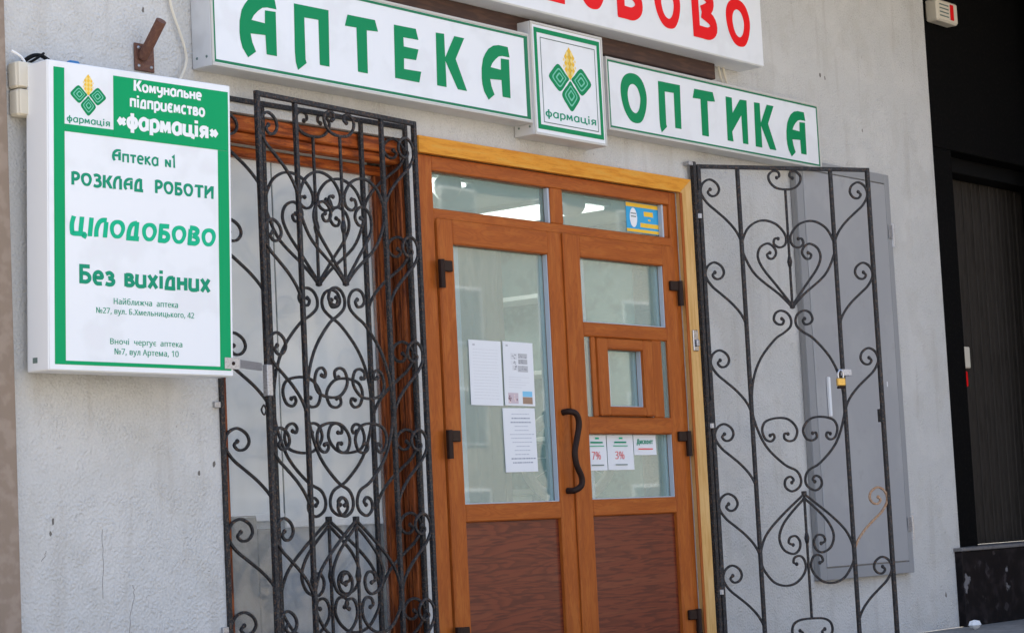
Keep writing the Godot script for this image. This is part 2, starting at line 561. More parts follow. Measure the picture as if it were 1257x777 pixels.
	M.cabinet_edge = mat(lin(.27, .265, .258), 0.5)

	# sign materials
	M.sign_white = tri_mat(layered(256, Color(.78, .79, .79), [[noise_img(256, .02, 95), Color(.72, .725, .72), .5, .8, .7]]), Vector3(.7, .7, .7), 0.28)
	M.sign_white.metallic_specular = 0.25
	M.sign_body = tri_mat(layered(256, Color(.60, .60, .59), [[noise_img(256, .02, 96), Color(.52, .515, .50), .45, .8, .8]]), Vector3(.9, .9, .9), 0.4)
	M.sign_frame = mat(lin(.55, .53, .48), 0.45)
	M.green = mat(lin(.004, .235, .085), 0.35)
	M.green_line = mat(lin(.02, .19, .09), 0.4)
	M.green_sched = mat(lin(.003, .31, .11), 0.35)
	M.green_text = mat(lin(.012, .27, .15), 0.4)
	M.green_bright = mat(lin(.01, .42, .22), 0.4)
	M.green_pale = mat(lin(.09, .42, .25), 0.4)
	M.logo_mint = mat(lin(.18, .55, .38), 0.4)
	M.print_grey = mat(lin(.15, .2, .18), 0.5)
	M.red = mat(lin(.80, .008, .010), 0.32)
	M.red_pale = mat(lin(.72, .16, .15), 0.6)
	M.yellow = mat(lin(.85, .52, .05), 0.4)
	M.yellow_pale = mat(lin(.88, .66, .22), 0.4)
	M.white_plain = mat(lin(.8, .8, .79), 0.4)
	M.cream = mat(lin(.68, .62, .5), 0.5)
	M.black = mat(lin(.008, .008, .008), 0.6)
	M.black.metallic_specular = 0.2
	M.blue = mat(lin(.05, .2, .42), 0.4)

	# glass
	M.glass = StandardMaterial3D.new()
	M.glass.albedo_color = Color(.60, .75, .72, .24)
	M.glass.transparency = BaseMaterial3D.TRANSPARENCY_ALPHA
	M.glass.roughness = 0.02
	M.glass.metallic_specular = 0.6
	M.glass_old = M.glass.duplicate()
	M.glass_old.metallic_specular = 0.3
	M.glass_old.albedo_color = Color(.80, .82, .80, .16)
	M.gasket = mat(lin(.42, .46, .50), 0.4)
	M.paper = mat(lin(.78, .78, .77), 0.8)

	# interior and street
	M.room = tri_mat(layered(512, Color(.20, .28, .275), [[noise_img(512, .012, 101, 5), Color(.125, .18, .175), .45, .8, .8], [noise_img(512, .05, 102), Color(.26, .345, .335), .55, .8, .6]]), Vector3(.6, .6, .6), 0.85)
	M.ceiling = mat(lin(.72, .79, .80), 0.9)
	M.room_floor = mat(lin(.36, .34, .31), 0.4)
	M.curtain = tri_mat(layered(256, Color(.55, .5, .42), [[noise_img(256, .03, 105), Color(.47, .42, .35), .4, .8, .8]]), Vector3(3, .5, 3), 0.95)
	M.blind = tri_mat(layered(256, Color(.86, .86, .83), [[noise_img(256, .02, 107), Color(.81, .81, .78), .4, .8, .8]]), Vector3(1, .4, 1), 0.85)
	M.reflection_sheet = tri_mat(layered(256, Color(.27, .24, .20), [[noise_img(256, .02, 109), Color(.20, .175, .145), .4, .8, .8]]), Vector3(2, 2, 2), 0.9)  # tone of the dark reflected shapes in the window
	M.tube_light = mat(Color.WHITE, 0.5)
	M.tube_light.emission_enabled = true
	M.tube_light.emission = Color(.95, 1.0, .97)
	M.tube_light.emission_energy_multiplier = 0.9
	M.pavement = tri_mat(layered(512, Color(.22, .215, .205), [[noise_img(512, .05, 111, 4), Color(.15, .145, .14), .5, .8, .8], [noise_img(512, .012, 112, 4), Color(.28, .27, .255), .5, .8, .7]]), Vector3(.7, .7, .7), 0.85)
	M.street = tri_mat(layered(512, Color(.34, .31, .26), [[noise_img(512, .03, 113, 5), Color(.27, .245, .205), .45, .8, .8]]), Vector3(.12, .12, .12), 0.9)
	# polished stone of the neighbouring portal
	M.granite = tri_mat(layered(256, Color(.005, .005, .005), [[noise_img(256, .08, 121, 2), Color(.009, .0085, .008), .55, .8, .8]]), Vector3(1.5, 1.5, 1.5), 0.7)
	M.granite.metallic_specular = 0.12
	var vein := noise_img(512, .008, 123, 5, FastNoiseLite.TYPE_SIMPLEX_SMOOTH, 60.0)
	var cloud := noise_img(512, .012, 124, 4)
	M.marble = tri_mat(layered(512, Color(.010, .0085, .009), [[cloud, Color(.024, .019, .02), .45, .85, .9], [vein, Color(.05, .043, .045), .72, .75, .7], [noise_img(512, .006, 125, 5, FastNoiseLite.TYPE_SIMPLEX_SMOOTH, 70.0), Color(.22, .21, .21), .80, .86, .8]]), Vector3(1.1, 1.1, 1.1), 0.35)
	M.marble.metallic_specular = 0.2
	M.slab = tri_mat(layered(256, Color(.17, .16, .155), [[noise_img(256, .05, 127), Color(.1, .095, .09), .5, .8, .8]]), Vector3(2, 2, 2), 0.5)
	M.shutter = tri_mat(layered(256, Color(.045, .038, .031), [[noise_img(256, .03, 128), Color(.032, .027, .022), .45, .8, .8]]), Vector3(2, .4, 2), 0.6)
	M.shutter.metallic_specular = 0.2
	M.facade = tri_mat(layered(256, Color(.50, .45, .37), [[noise_img(256, .02, 131), Color(.44, .39, .32), .45, .8, .8]]), Vector3(.1, .1, .1), 0.9)
	M.far_glass = mat(lin(.34, .32, .29), 0.4)

# ------------------------------------------------------------------ wrought iron
const SIDE := [.218, -.25, .19, -.203, .144, -.153, .09, -.108, .04, -.066, .008, -.013, .02, .035, .06, .058, .1, .038, .113, .004, .095, -.024, .066, -.029, .048, -.010, .062, .006]
const OMEGA := [.462, 2.498, .478, 2.507, .472, 2.529, .44, 2.533, .412, 2.508, .42, 2.472, .455, 2.444, .51, 2.436]
const HEART := [.505, 1.812, .434, 1.878, .302, 1.976, .242, 2.07, .226, 2.14, .262, 2.219, .315, 2.258, .371, 2.269, .43, 2.255, .47, 2.225, .496, 2.183, .488, 2.141, .452, 2.126, .42, 2.145, .427, 2.172, .448, 2.173]
const INNER := [.5, 1.83, .42, 1.925, .346, 2.012, .318, 2.075, .335, 2.125, .383, 2.147, .42, 2.125, .43, 2.095, .41, 2.068, .385, 2.068, .375, 2.088, .393, 2.098]
const LENS := [.440, 1.748, .452, 1.738, .440, 1.718, .41, 1.722, .392, 1.745, .405, 1.778, .438, 1.791, .475, 1.778, .496, 1.745, .49, 1.707, .45, 1.675, .390, 1.639, .300, 1.543, .248, 1.436, .229, 1.316, .237, 1.22, .296, 1.086, .399, .987, .472, .95, .497, .905, .485, .865, .438, .843, .4, .868, .403, .905, .432, .92, .452, .903, .44, .889]
const CPAIR := [.327, 1.138, .345, 1.145, .352, 1.125, .33, 1.107, .297, 1.12, .281, 1.165, .297, 1.205, .335, 1.222, .389, 1.228, .44, 1.22, .478, 1.19, .492, 1.155, .475, 1.115, .44, 1.105, .412, 1.12, .415, 1.145, .435, 1.143]
const SPADE := [.505, .823, .44, .775, .371, .722, .3, .66, .258, .609, .23, .54, .232, .47, .258, .422, .3, .378, .359, .358, .42, .365, .47, .4, .494, .445, .484, .49, .46, .507, .43, .5, .421, .476, .44, .466]
const SPIN := [.505, .80, .44, .745, .382, .686, .35, .63, .347, .585, .372, .539, .425, .519, .46, .54, .468, .58, .445, .61, .41, .605, .4, .578, .425, .566]
const FOOT := [.435, .122, .452, .108, .432, .087, .4, .093, .388, .12, .4, .157, .44, .177, .51, .181]
const SIDE_V := [2.424, 1.988, 1.529, 1.147, .787, .420]

# u in leaf design units (0 .. 1.02, bars at .225 and .795) -> metres, for a leaf w wide with bars b in
func uu(u: float, w: float, b: float) -> float:
	if u < .225:
		return u / .225 * b
	if u > .795:
		return w - (1.02 - u) / .225 * b
	return b + (u - .225) / .57 * (w - 2.0 * b)

func bent(a: Array, w: float, b: float, flip: bool, dv: float, thick: float) -> ArrayMesh:
	var p := []
	for i in range(0, a.size(), 2):
		var u: float = a[i]
		p.append(Vector2(uu(1.02 - u if flip else u, w, b), a[i + 1] + dv))
	var st := new_st()
	add_bent(st, catmull(p, 4), thick, thick)
	var ends := [p[p.size() - 1]]
	if a == LENS or a.size() == CPAIR.size() or a.size() > 28 and a[0] < .5:
		ends.append(p[0])
	for e in ends:
		add_blob(st, Vector3(e.x, e.y, 0), thick * .95, thick * .62)
	add_blob(st, Vector3(p[0].x, p[0].y, 0), thick * .8, thick * .75)
	return done(st)

func add_blob(st: SurfaceTool, c: Vector3, r: float, hz: float) -> void:
	var n := 8
	for i in n:
		var t0 := TAU * i / n
		var t1 := TAU * (i + 1) / n
		var a := c + Vector3(cos(t0) * r, sin(t0) * r, 0)
		var b := c + Vector3(cos(t1) * r, sin(t1) * r, 0)
		for sg in [-1.0, 1.0]:
			var z := Vector3(0, 0, hz * sg)
			var a1 := c + (a - c) * .7 + z * .8
			var b1 := c + (b - c) * .7 + z * .8
			quad(st, a, b, b1, a1, (a + b1) / 2.0 - c)
			tri(st, a1, b1, c + z, z)

func ironwork(g: Node3D, w: float, b: float, top: float, bottom: float, dv := 0.0, rows := 0, skip_right := -1, bare_right := -1) -> void:
	var sec := 0.021
	var th := 0.0115
	part(g, "stile", bxy(-sec / 2, sec / 2, bottom, top, -sec / 2, sec / 2, .002), M.iron)
	part(g, "stile", bxy(w - sec / 2, w + sec / 2, bottom, top, -sec / 2, sec / 2, .002), M.iron)
	part(g, "rail", bxy(sec / 2, w - sec / 2, top - sec, top, -sec / 2 + .001, sec / 2 - .001, .002), M.iron)
	part(g, "rail", bxy(sec / 2, w - sec / 2, bottom, bottom + sec, -sec / 2 + .001, sec / 2 - .001, .002), M.iron)
	for x in [b, w - b]:
		part(g, "bar", bxy(x - .0095, x + .0095, bottom + sec, top - sec, -.0095, .0095, .002), M.iron)
	# pairs of C scrolls across the middle: one row, or two rows back to back / face to face
	var cpairs := []
	var up := []
	var low := []
	for i in CPAIR.size():
		up.append(CPAIR[i] if i % 2 == 0 else (2.56 - CPAIR[i] if rows == 1 else CPAIR[i] + .19))
		low.append(CPAIR[i] if i % 2 == 0 or rows != 2 else 2.333 - CPAIR[i])
	cpairs = [low] if rows == 0 else [low, up]
	var c := w / 2.0
	part(g, "stem", bxy(c - .006, c + .006, 1.80 + dv, 2.437 + dv, -.006, .006, .002), M.iron)
	part(g, "stem", bxy(c - .006, c + .006, .180 + dv, .82 + dv, -.006, .006, .002), M.iron)
	for v in [2.05, .597]:
		part(g, "knot", lathe([Vector2(.0, -.03), Vector2(.009, -.026), Vector2(.014, 0), Vector2(.009, .026), Vector2(.0, .03)], 10), M.iron, Vector3(c, v + dv, 0))
	for v in [1.815, .83]:
		part(g, "collar", bxy(c - .011, c + .011, v + dv - .012, v + dv + .012, -.011, .011, .002), M.iron)
	for f in [false, true]:
		for i in SIDE_V.size():
			if f and i == skip_right:
				continue
			part(g, "scroll", bent(SIDE, w, b, f, SIDE_V[i] + dv, th), M.iron_bare if f and i == bare_right else M.iron)
		for a in [HEART, INNER, LENS, SPADE, SPIN]:
			part(g, "scroll", bent(a, w, b, f, dv, th), M.iron)
		for a in cpairs:
			part(g, "scroll", bent(a, w, b, f, dv, th), M.iron)
	for a in [OMEGA, FOOT]:
		var both: Array = a.duplicate()
		for i in range(a.size() - 4, -1, -2):
			both.append(1.02 - a[i])
			both.append(a[i + 1])
		part(g, "scroll", bent(both, w, b, false, dv, th), M.iron)

# ------------------------------------------------------------------ scene
func _ready() -> void:
	# --- camera
	var cam := Camera3D.new()
	cam.name = "camera"
	cam.fov = 16.14
	cam.near = 0.1
	cam.far = 600.0
	var yaw := deg_to_rad(51.7)
	var pitch := deg_to_rad(5.5)
	var roll := deg_to_rad(-2.86)
	var f := Vector3(sin(yaw) * cos(pitch), sin(pitch), -cos(yaw) * cos(pitch))
	var r0 := Vector3(cos(yaw), 0, sin(yaw))
	var u0 := r0.cross(f)
	var r := r0 * cos(roll) + u0 * sin(roll)
	var u := -r0 * sin(roll) + u0 * cos(roll)
	cam.transform = Transform3D(Basis(r, u, -f), Vector3(-8.4356, .7068, 6.3774))
	add_child(cam)
	cam.current = true

	# --- sky, exposure
	var env := Environment.new()
	var sky := Sky.new()
	var sm := ProceduralSkyMaterial.new()
	sm.sky_top_color = Color(.495, .583, .73)
	sm.sky_horizon_color = Color(.90, .885, .865)
	sm.sky_curve = 0.12
	sm.ground_bottom_color = Color(.30, .28, .25)
	sm.ground_horizon_color = Color(.55, .56, .56)
	sm.sky_energy_multiplier = 1.0
	sky.sky_material = sm
	env.background_mode = Environment.BG_SKY
	env.sky = sky
	env.tonemap_mode = Environment.TONE_MAPPER_LINEAR
	env.tonemap_exposure = 3.2
	env.sdfgi_enabled = true
	env.ssao_enabled = true
	env.ssil_enabled = true
	var we := WorldEnvironment.new()
	we.name = "world_environment"
	we.environment = env
	add_child(we)

	# --- sun, standing behind the building: the front is in open shade
	var sun := DirectionalLight3D.new()
	sun.name = "sun"
	sun.light_color = Color(1.0, .955, .88)
	sun.light_energy = 1.4
	sun.light_angular_distance = 0.5
	sun.shadow_enabled = true
	add_child(sun)
	sun.look_at_from_position(Vector3.ZERO, Vector3(.35, -.95, .6), Vector3.UP)

	make_materials()
	build_setting()
	build_across()
	build_building()
	build_portal()
	build_interior()
	build_signs()
	build_gates()
	build_small_things()

func build_setting() -> void:
	struct("ground", bxy(-250, 250, -1.0, -.85, -250, 250, .001), M.street)
	struct("porch", bxy(-4.6, 5.41, -.849, 0.0, -.002, 2.2, .012), M.pavement)

func build_building() -> void:
	var b := thing("pharmacy_building", "grey roughcast pharmacy building with a wooden double entrance door", "building")
	# wall with a door and a window opening
	var st := new_st()
	var xs := [-3.30, -2.245, -1.06, -1.0, 1.05, 3.92]
	var ys := [0.0, .16, 2.41, 2.455, 4.6]
	var hole := func(i: int, j: int) -> bool:
		var cx: float = (xs[i] + xs[i + 1]) / 2
		var cy: float = (ys[j] + ys[j + 1]) / 2
		return (cx > -2.245 and cx < -1.06 and cy > .16 and cy < 2.455) or (cx > -1.0 and cx < 1.05 and cy < 2.41)
	var zb := -.30
	for i in xs.size() - 1:
		for j in ys.size() - 1:
			if hole.call(i, j):
				continue
			for zz in [[0.0, Vector3.BACK], [zb, Vector3.FORWARD]]:
				quad(st, Vector3(xs[i], ys[j], zz[0]), Vector3(xs[i + 1], ys[j], zz[0]), Vector3(xs[i + 1], ys[j + 1], zz[0]), Vector3(xs[i], ys[j + 1], zz[0]), zz[1])
			for d in [[-1, 0], [1, 0], [0, -1], [0, 1]]:
				var ni: int = i + d[0]
				var nj: int = j + d[1]
				var open: bool = ni < 0 or nj < 0 or ni >= xs.size() - 1 or nj >= ys.size() - 1
				if not open:
					open = hole.call(ni, nj)
				if not open:
					continue
				var n := Vector3(d[0], d[1], 0)
				if d[0] != 0:
					var x: float = xs[i + 1] if d[0] > 0 else xs[i]
					quad(st, Vector3(x, ys[j], 0), Vector3(x, ys[j + 1], 0), Vector3(x, ys[j + 1], zb), Vector3(x, ys[j], zb), n)
				else:
					var y: float = ys[j + 1] if d[1] > 0 else ys[j]
					quad(st, Vector3(xs[i], y, 0), Vector3(xs[i + 1], y, 0), Vector3(xs[i + 1], y, zb), Vector3(xs[i], y, zb), n)
	part(b, "wall", done(st), M.plaster)
	part(b, "upper_wall", bxy(-4.3, 14, 4.605, 9.0, -12, 0, .02), M.plaster)
	part(b, "added_canopy", bxy(-.6, 5.41, 4.30, 4.60, .003, 1.5, .02), M.paint_white)  # unseen slab, added to hold sky light off the upper wall
	part(b, "added_shade_wall", bxy(5.42, 14, -.84, 9.0, .07, 3.2, .02), M.pilaster)  # unseen block, added to shade the right end of the front
	part(b, "pilaster", bxy(-4.3, -3.303, -.84, 4.6, -.3, .05, .006), M.pilaster)
	part(b, "end_wall", bxy(-4.3, -4.0, -.84, 4.6, -12, -.302, .006), M.plaster)

	# hairline cracks and knocked-out chips in the plaster
	var rng := RandomNumberGenerator.new()
	rng.seed = 77
	for q in [[-2.735, .579, -2.732, .533, -2.755, .477, -2.766, .38], [-2.881, .791, -2.878, .67, -2.892, .50], [-3.145, .722, -3.157, .699, -3.177, .68]]:
		var pts := []
		for i in range(0, q.size() - 2, 2):
			for k in 5:
				var t := k / 5.0
				pts.append(Vector3(lerpf(q[i], q[i + 2], t) + rng.randf_range(-.004, .004), lerpf(q[i + 1], q[i + 3], t), 0.0))
		part(b, "crack", tube(pts, .0011, 5), M.crack)
	for q in [[-3.111, .827], [-3.124, .78], [-2.376, .997], [-2.296, 1.028], [3.699, .203], [-2.586, 2.802], [2.653, 3.215], [2.60, 3.22], [3.05, 2.95]]:
		var poly := []
		for i in 7:
			var t := TAU * i / 7
			var rr := rng.randf_range(.004, .011) * (1.5 if q[0] == 3.699 else 1.0)
			poly.append(Vector2(q[0] + cos(t) * rr, q[1] + sin(t) * rr * 1.5))
		part(b, "chip", plate(poly, -.002, .0006), M.crack)

	# window: timber surround, deep lining, sash, glass
	var w := Node3D.new()
	w.name = "window"
	b.add_child(w)
	var x0 := -2.243
	var x1 := -1.062
	part(w, "head_board", bxy(x0, x1, 2.385, 2.448, -.07, -.012, .005), M.timber_h)
	part(w, "head_board", bxy(x0, x1, 2.345, 2.384, -.085, -.03, .006), M.timber_h)
	part(w, "jamb_board", bxy(x1 - .03, x1, .165, 2.344, -.045, -.012, .004), M.timber_v)
	part(w, "jamb_board", bxy(x1 - .022, x1, .165, 2.344, -.082, -.055, .004), M.timber_v)
	part(w, "jamb_board", bxy(x1 - .026, x1, .165, 2.344, -.122, -.092, .004), M.timber_v)
	part(w, "jamb_board", bxy(x1 - .045, x1, .165, 2.344, -.17, -.132, .004), M.timber_v)
	part(w, "jamb_board", bxy(x0, x0 + .045, .165, 2.344, -.06, -.012, .004), M.timber_v)
	part(w, "jamb_board", bxy(x0, x0 + .03, .165, 2.344, -.17, -.064, .004), M.timber_v)
	part(w, "sash_rail", bxy(x0 + .03, x1 - .045, 2.30, 2.342, -.15, -.11, .004), M.timber_h)
	part(w, "sash_rail", bxy(x0 + .03, x1 - .045, .20, .25, -.15, -.11, .004), M.timber_h)
	part(w, "sash_stile", bxy(x1 - .09, x1 - .046, .251, 2.299, -.15, -.11, .004), M.timber_v)
	part(w, "sash_stile", bxy(x0 + .031, x0 + .06, .251, 2.299, -.15, -.11, .004), M.timber_v)
	part(w, "pane", bxy(x0 + .058, x1 - .088, .249, 2.301, -.133, -.129, .0005), M.glass_old)
	part(w, "sill", bxy(x0, x1, .162, .199, -.2, .02, .004), M.timber_h)

	# door frame and transom lights
	var df := Node3D.new()
	df.name = "door_frame"
	b.add_child(df)
	part(df, "jamb", bxy(-.998, -.885, .0, 2.40, -.075, .0, .004), M.oak_v)
	part(df, "jamb", bxy(.985, 1.048, .0, 2.40, -.075, .0, .004), M.oak_v)
	part(df, "head", bxy(-.885, .985, 2.333, 2.40, -.075, -.001, .004), M.oak_h)
	part(df, "transom_bar", bxy(-.885, .985, 2.10, 2.162, -.075, -.001, .004), M.oak_h)
	part(df, "mullion", bxy(-.013, .08, 2.162, 2.333, -.075, -.002, .004), M.oak_v)
	part(df, "glazing_bead", bxy(.945, .985, 2.162, 2.333, -.072, -.012, .006), M.oak_v)
	for g in [[-.885, -.013], [.08, .945]]:
		part(df, "pane", bxy(g[0], g[1], 2.162, 2.333, -.042, -.038, .0005), M.glass)
		part(df, "spacer", bxy(g[1] - .014, g[1], 2.163, 2.332, -.036, -.012, .001), M.gasket)
	part(df, "threshold", bxy(-.885, .985, .0, .025, -.075, -.004, .003), M.steel)

	# leaves
	var la := Node3D.new()
	la.name = "door_leaf"
	b.add_child(la)
	var zf := .014
	var zk := -.05
	part(la, "stile", bxy(-.880, -.775, .03, 2.118, zk, zf, .006), M.oak_v)
	part(la, "stile", bxy(-.075, .046, .03, 2.118, zk, zf, .006), M.oak_v)
	part(la, "rail", bxy(-.775, -.075, 2.005, 2.118, zk, zf - .001, .006), M.oak_h)
	part(la, "rail", bxy(-.775, -.075, .757, .837, zk, zf - .001, .006), M.oak_h)
	part(la, "rail", bxy(-.775, -.075, .03, .135, zk, zf - .001, .006), M.oak_h)
	part(la, "panel", bxy(-.775, -.075, .135, .757, -.03, -.008, .002), M.mahogany)
	glazed(la, -.775, -.075, .837, 2.005)
	for y in [1.875, 1.115, .25]:
		hinge(la, -.882, y, -1.0)
	handle(la, -.016, 1.255, .885)

	var lb := Node3D.new()
	lb.name = "door_leaf"
	b.add_child(lb, true)
	part(lb, "stile", bxy(.054, .178, .03, 2.118, zk, zf, .006), M.oak_v)
	part(lb, "stile", bxy(.885, .990, .03, 2.118, zk, zf, .006), M.oak_v)
	for q in [[2.010, 2.118], [1.625, 1.695], [1.155, 1.238], [.760, .840], [.03, .135]]:
		part(lb, "rail", bxy(.178, .885, q[0], q[1], zk, zf - .001, .006), M.oak_h)
	part(lb, "mullion", bxy(.235, .268, 1.238, 1.625, zk, zf - .002, .005), M.oak_v)
	part(lb, "mullion", bxy(.742, .828, 1.238, 1.625, zk, zf - .002, .005), M.oak_v)
	part(lb, "panel", bxy(.178, .885, .135, .760, -.03, -.008, .002), M.mahogany)
	glazed(lb, .178, .885, 1.695, 2.010)
	glazed(lb, .178, .885, .840, 1.155)
	part(lb, "pane", bxy(.178, .235, 1.238, 1.625, -.004, -.001, .0005), M.glass)
	part(lb, "pane", bxy(.828, .885, 1.238, 1.625, -.004, -.001, .0005), M.glass)
	# serving hatch
	part(lb, "hatch_stile", bxy(.270, .352, 1.242, 1.621, -.04, zf + .012, .007), M.oak_v)
	part(lb, "hatch_stile", bxy(.652, .730, 1.242, 1.621, -.04, zf + .012, .007), M.oak_v)
	part(lb, "hatch_rail", bxy(.352, .652, 1.567, 1.621, -.04, zf + .011, .007), M.oak_h)
	part(lb, "hatch_rail", bxy(.352, .652, 1.242, 1.288, -.04, zf + .011, .007), M.oak_h)
	part(lb, "gasket", bxy(.731, .741, 1.240, 1.623, -.03, .004, .001), M.gasket)
	glazed(lb, .352, .652, 1.288, 1.567)
	for y in [1.885, 1.118, .222]:
		hinge(lb, .994, y, 1.0)
	part(lb, "astragal", bxy(.030, .076, .03, 2.116, zf + .0005, zf + .012, .005), M.oak_v)

	# pine trim, mitred
	var tr := Node3D.new()
	tr.name = "door_trim"
	b.add_child(tr)
	part(tr, "head_trim", plate([Vector2(-1.0, 2.402), Vector2(1.052, 2.402), Vector2(1.158, 2.476), Vector2(-1.0, 2.476)], .001, .028), M.pine_h)
	part(tr, "side_trim", plate([Vector2(1.052, 0), Vector2(1.158, 0), Vector2(1.158, 2.474), Vector2(1.052, 2.400)], .001, .027), M.pine_v)
	part(tr, "inner_bead", bxy(1.040, 1.062, .0, 2.398, .0285, .034, .002), M.oak_v)
	part(tr, "lock_plate", bxy(1.088, 1.134, 1.582, 1.690, .0275, .036, .003), M.chrome)
	part(tr, "lock_knob", bxy(1.102, 1.124, 1.605, 1.640, .0365, .05, .004), M.steel)

func glazed(leaf: Node, x0: float, x1: float, y0: float, y1: float) -> void:
	part(leaf, "pane", bxy(x0, x1, y0, y1, -.026, -.022, .0005), M.glass)
	part(leaf, "spacer", bxy(x1 - .022, x1, y0, y1, -.048, -.028, .001), M.gasket)
	part(leaf, "spacer", bxy(x0, x0 + .078, y0, y1, -.048, -.028, .001), M.gasket)
	part(leaf, "gasket", bxy(x0, x1, y0, y0 + .005, -.021, .004, .001), M.gasket)
	part(leaf, "gasket", bxy(x1 - .005, x1, y0 + .005, y1, -.021, .004, .001), M.gasket)

func hinge(leaf: Node, x: float, y: float, sg: float) -> void:
	var st := new_st()
	add_box(st, Vector3(minf(x, x - sg * .075), y, .0145), Vector3(maxf(x, x - sg * .075), y + .05, .032), .004)
	add_tube(st, PackedVector3Array([Vector3(x + sg * .004, y - .075, .03), Vector3(x + sg * .004, y + .052, .03)]), .0155, 12)
	part(leaf, "hinge", done(st), M.hinge)

func handle(leaf: Node, x: float, y1: float, y0: float) -> void:
	var h := y1 - y0
	var pts := [Vector3(x - .012, y1, .014), Vector3(x - .006, y1 + .002, .05), Vector3(x + .02, y1 - .012, .07), Vector3(x + .034, y1 - h * .16, .072), Vector3(x + .012, y1 - h * .36, .07), Vector3(x - .008, y1 - h * .52, .07), Vector3(x + .002, y1 - h * .68, .07), Vector3(x + .034, y1 - h * .84, .072), Vector3(x + .028, y0 + .02, .07), Vector3(x - .0, y0, .05), Vector3(x - .008, y0, .014)]
	var st := new_st()
	add_tube(st, PackedVector3Array(smooth3(pts, 5)), .0150, 10)
	part(leaf, "handle", done(st), M.hinge)

func build_portal() -> void:
	var p := thing("stone_portal", "black polished stone entrance portal beside the grey plaster wall", "portal", Vector3(3.92, 0, 0))
	# local x from the wall corner; faces set back from the plaster
	part(p, "pier", bxy(.002, .44, .47, 2.98, -.5, -.10, .004), M.granite)
	part(p, "pier", bxy(2.0, 2.6, .47, 2.98, -.5, -.10, .004), M.granite)
	part(p, "lintel", bxy(.002, 3.2, 2.982, 4.6, -.5, -.10, .004), M.granite)
	part(p, "jamb_frame", bxy(.441, .56, .47, 2.88, -.45, -.22, .004), M.black)
	part(p, "head_frame", bxy(.441, 1.999, 2.881, 2.98, -.45, -.22, .004), M.black)
	for i in 22:
		var x := .561 + i * .065
		part(p, "slat", bxy(x, x + .058, .475, 2.88, -.40, -.36 - .005 * (i % 2), .006), M.shutter)
	part(p, "back_panel", bxy(.561, 1.999, .475, 2.88, -.43, -.405, .001), M.black)
	part(p, "step_front", bxy(-.075, 3.2, .002, .452, -.02, .05, .004), M.marble)
	part(p, "step_top", bxy(-.09, 3.2, .453, .474, -.36, .062, .004), M.slab)
	part(p, "step_core", bxy(.002, 3.2, .002, .452, -.5, -.021, .004), M.granite)
	part(p, "handle_plate", bxy(.80, .93, 1.62, 1.76, -.35, -.31, .006), M.cream)
	part(p, "handle_tag", bxy(.82, .90, 1.50, 1.60, -.35, -.32, .006), M.red)
	var s := thing("alarm_sounder", "small cream alarm sounder with a red strip on black portal", "alarm", Vector3(4.13, 3.78, -.099))
	part(s, "housing", bxy(0, .28, 0, .14, 0, .09, .012), M.cream)
	part(s, "red_lens", bxy(.17, .21, .02, .12, .0905, .097, .002), M.red)
	for i in 4:
		part(s, "vent_slot", bxy(.03, .15, .03 + i * .024, .038 + i * .024, .0905, .0925, .0005), M.print_grey)
	part(s, "lead", tube(smooth3([Vector3(.14, .139, .03), Vector3(.15, .25, .012), Vector3(.14, .45, .008)], 4), .006, 6), M.cream)

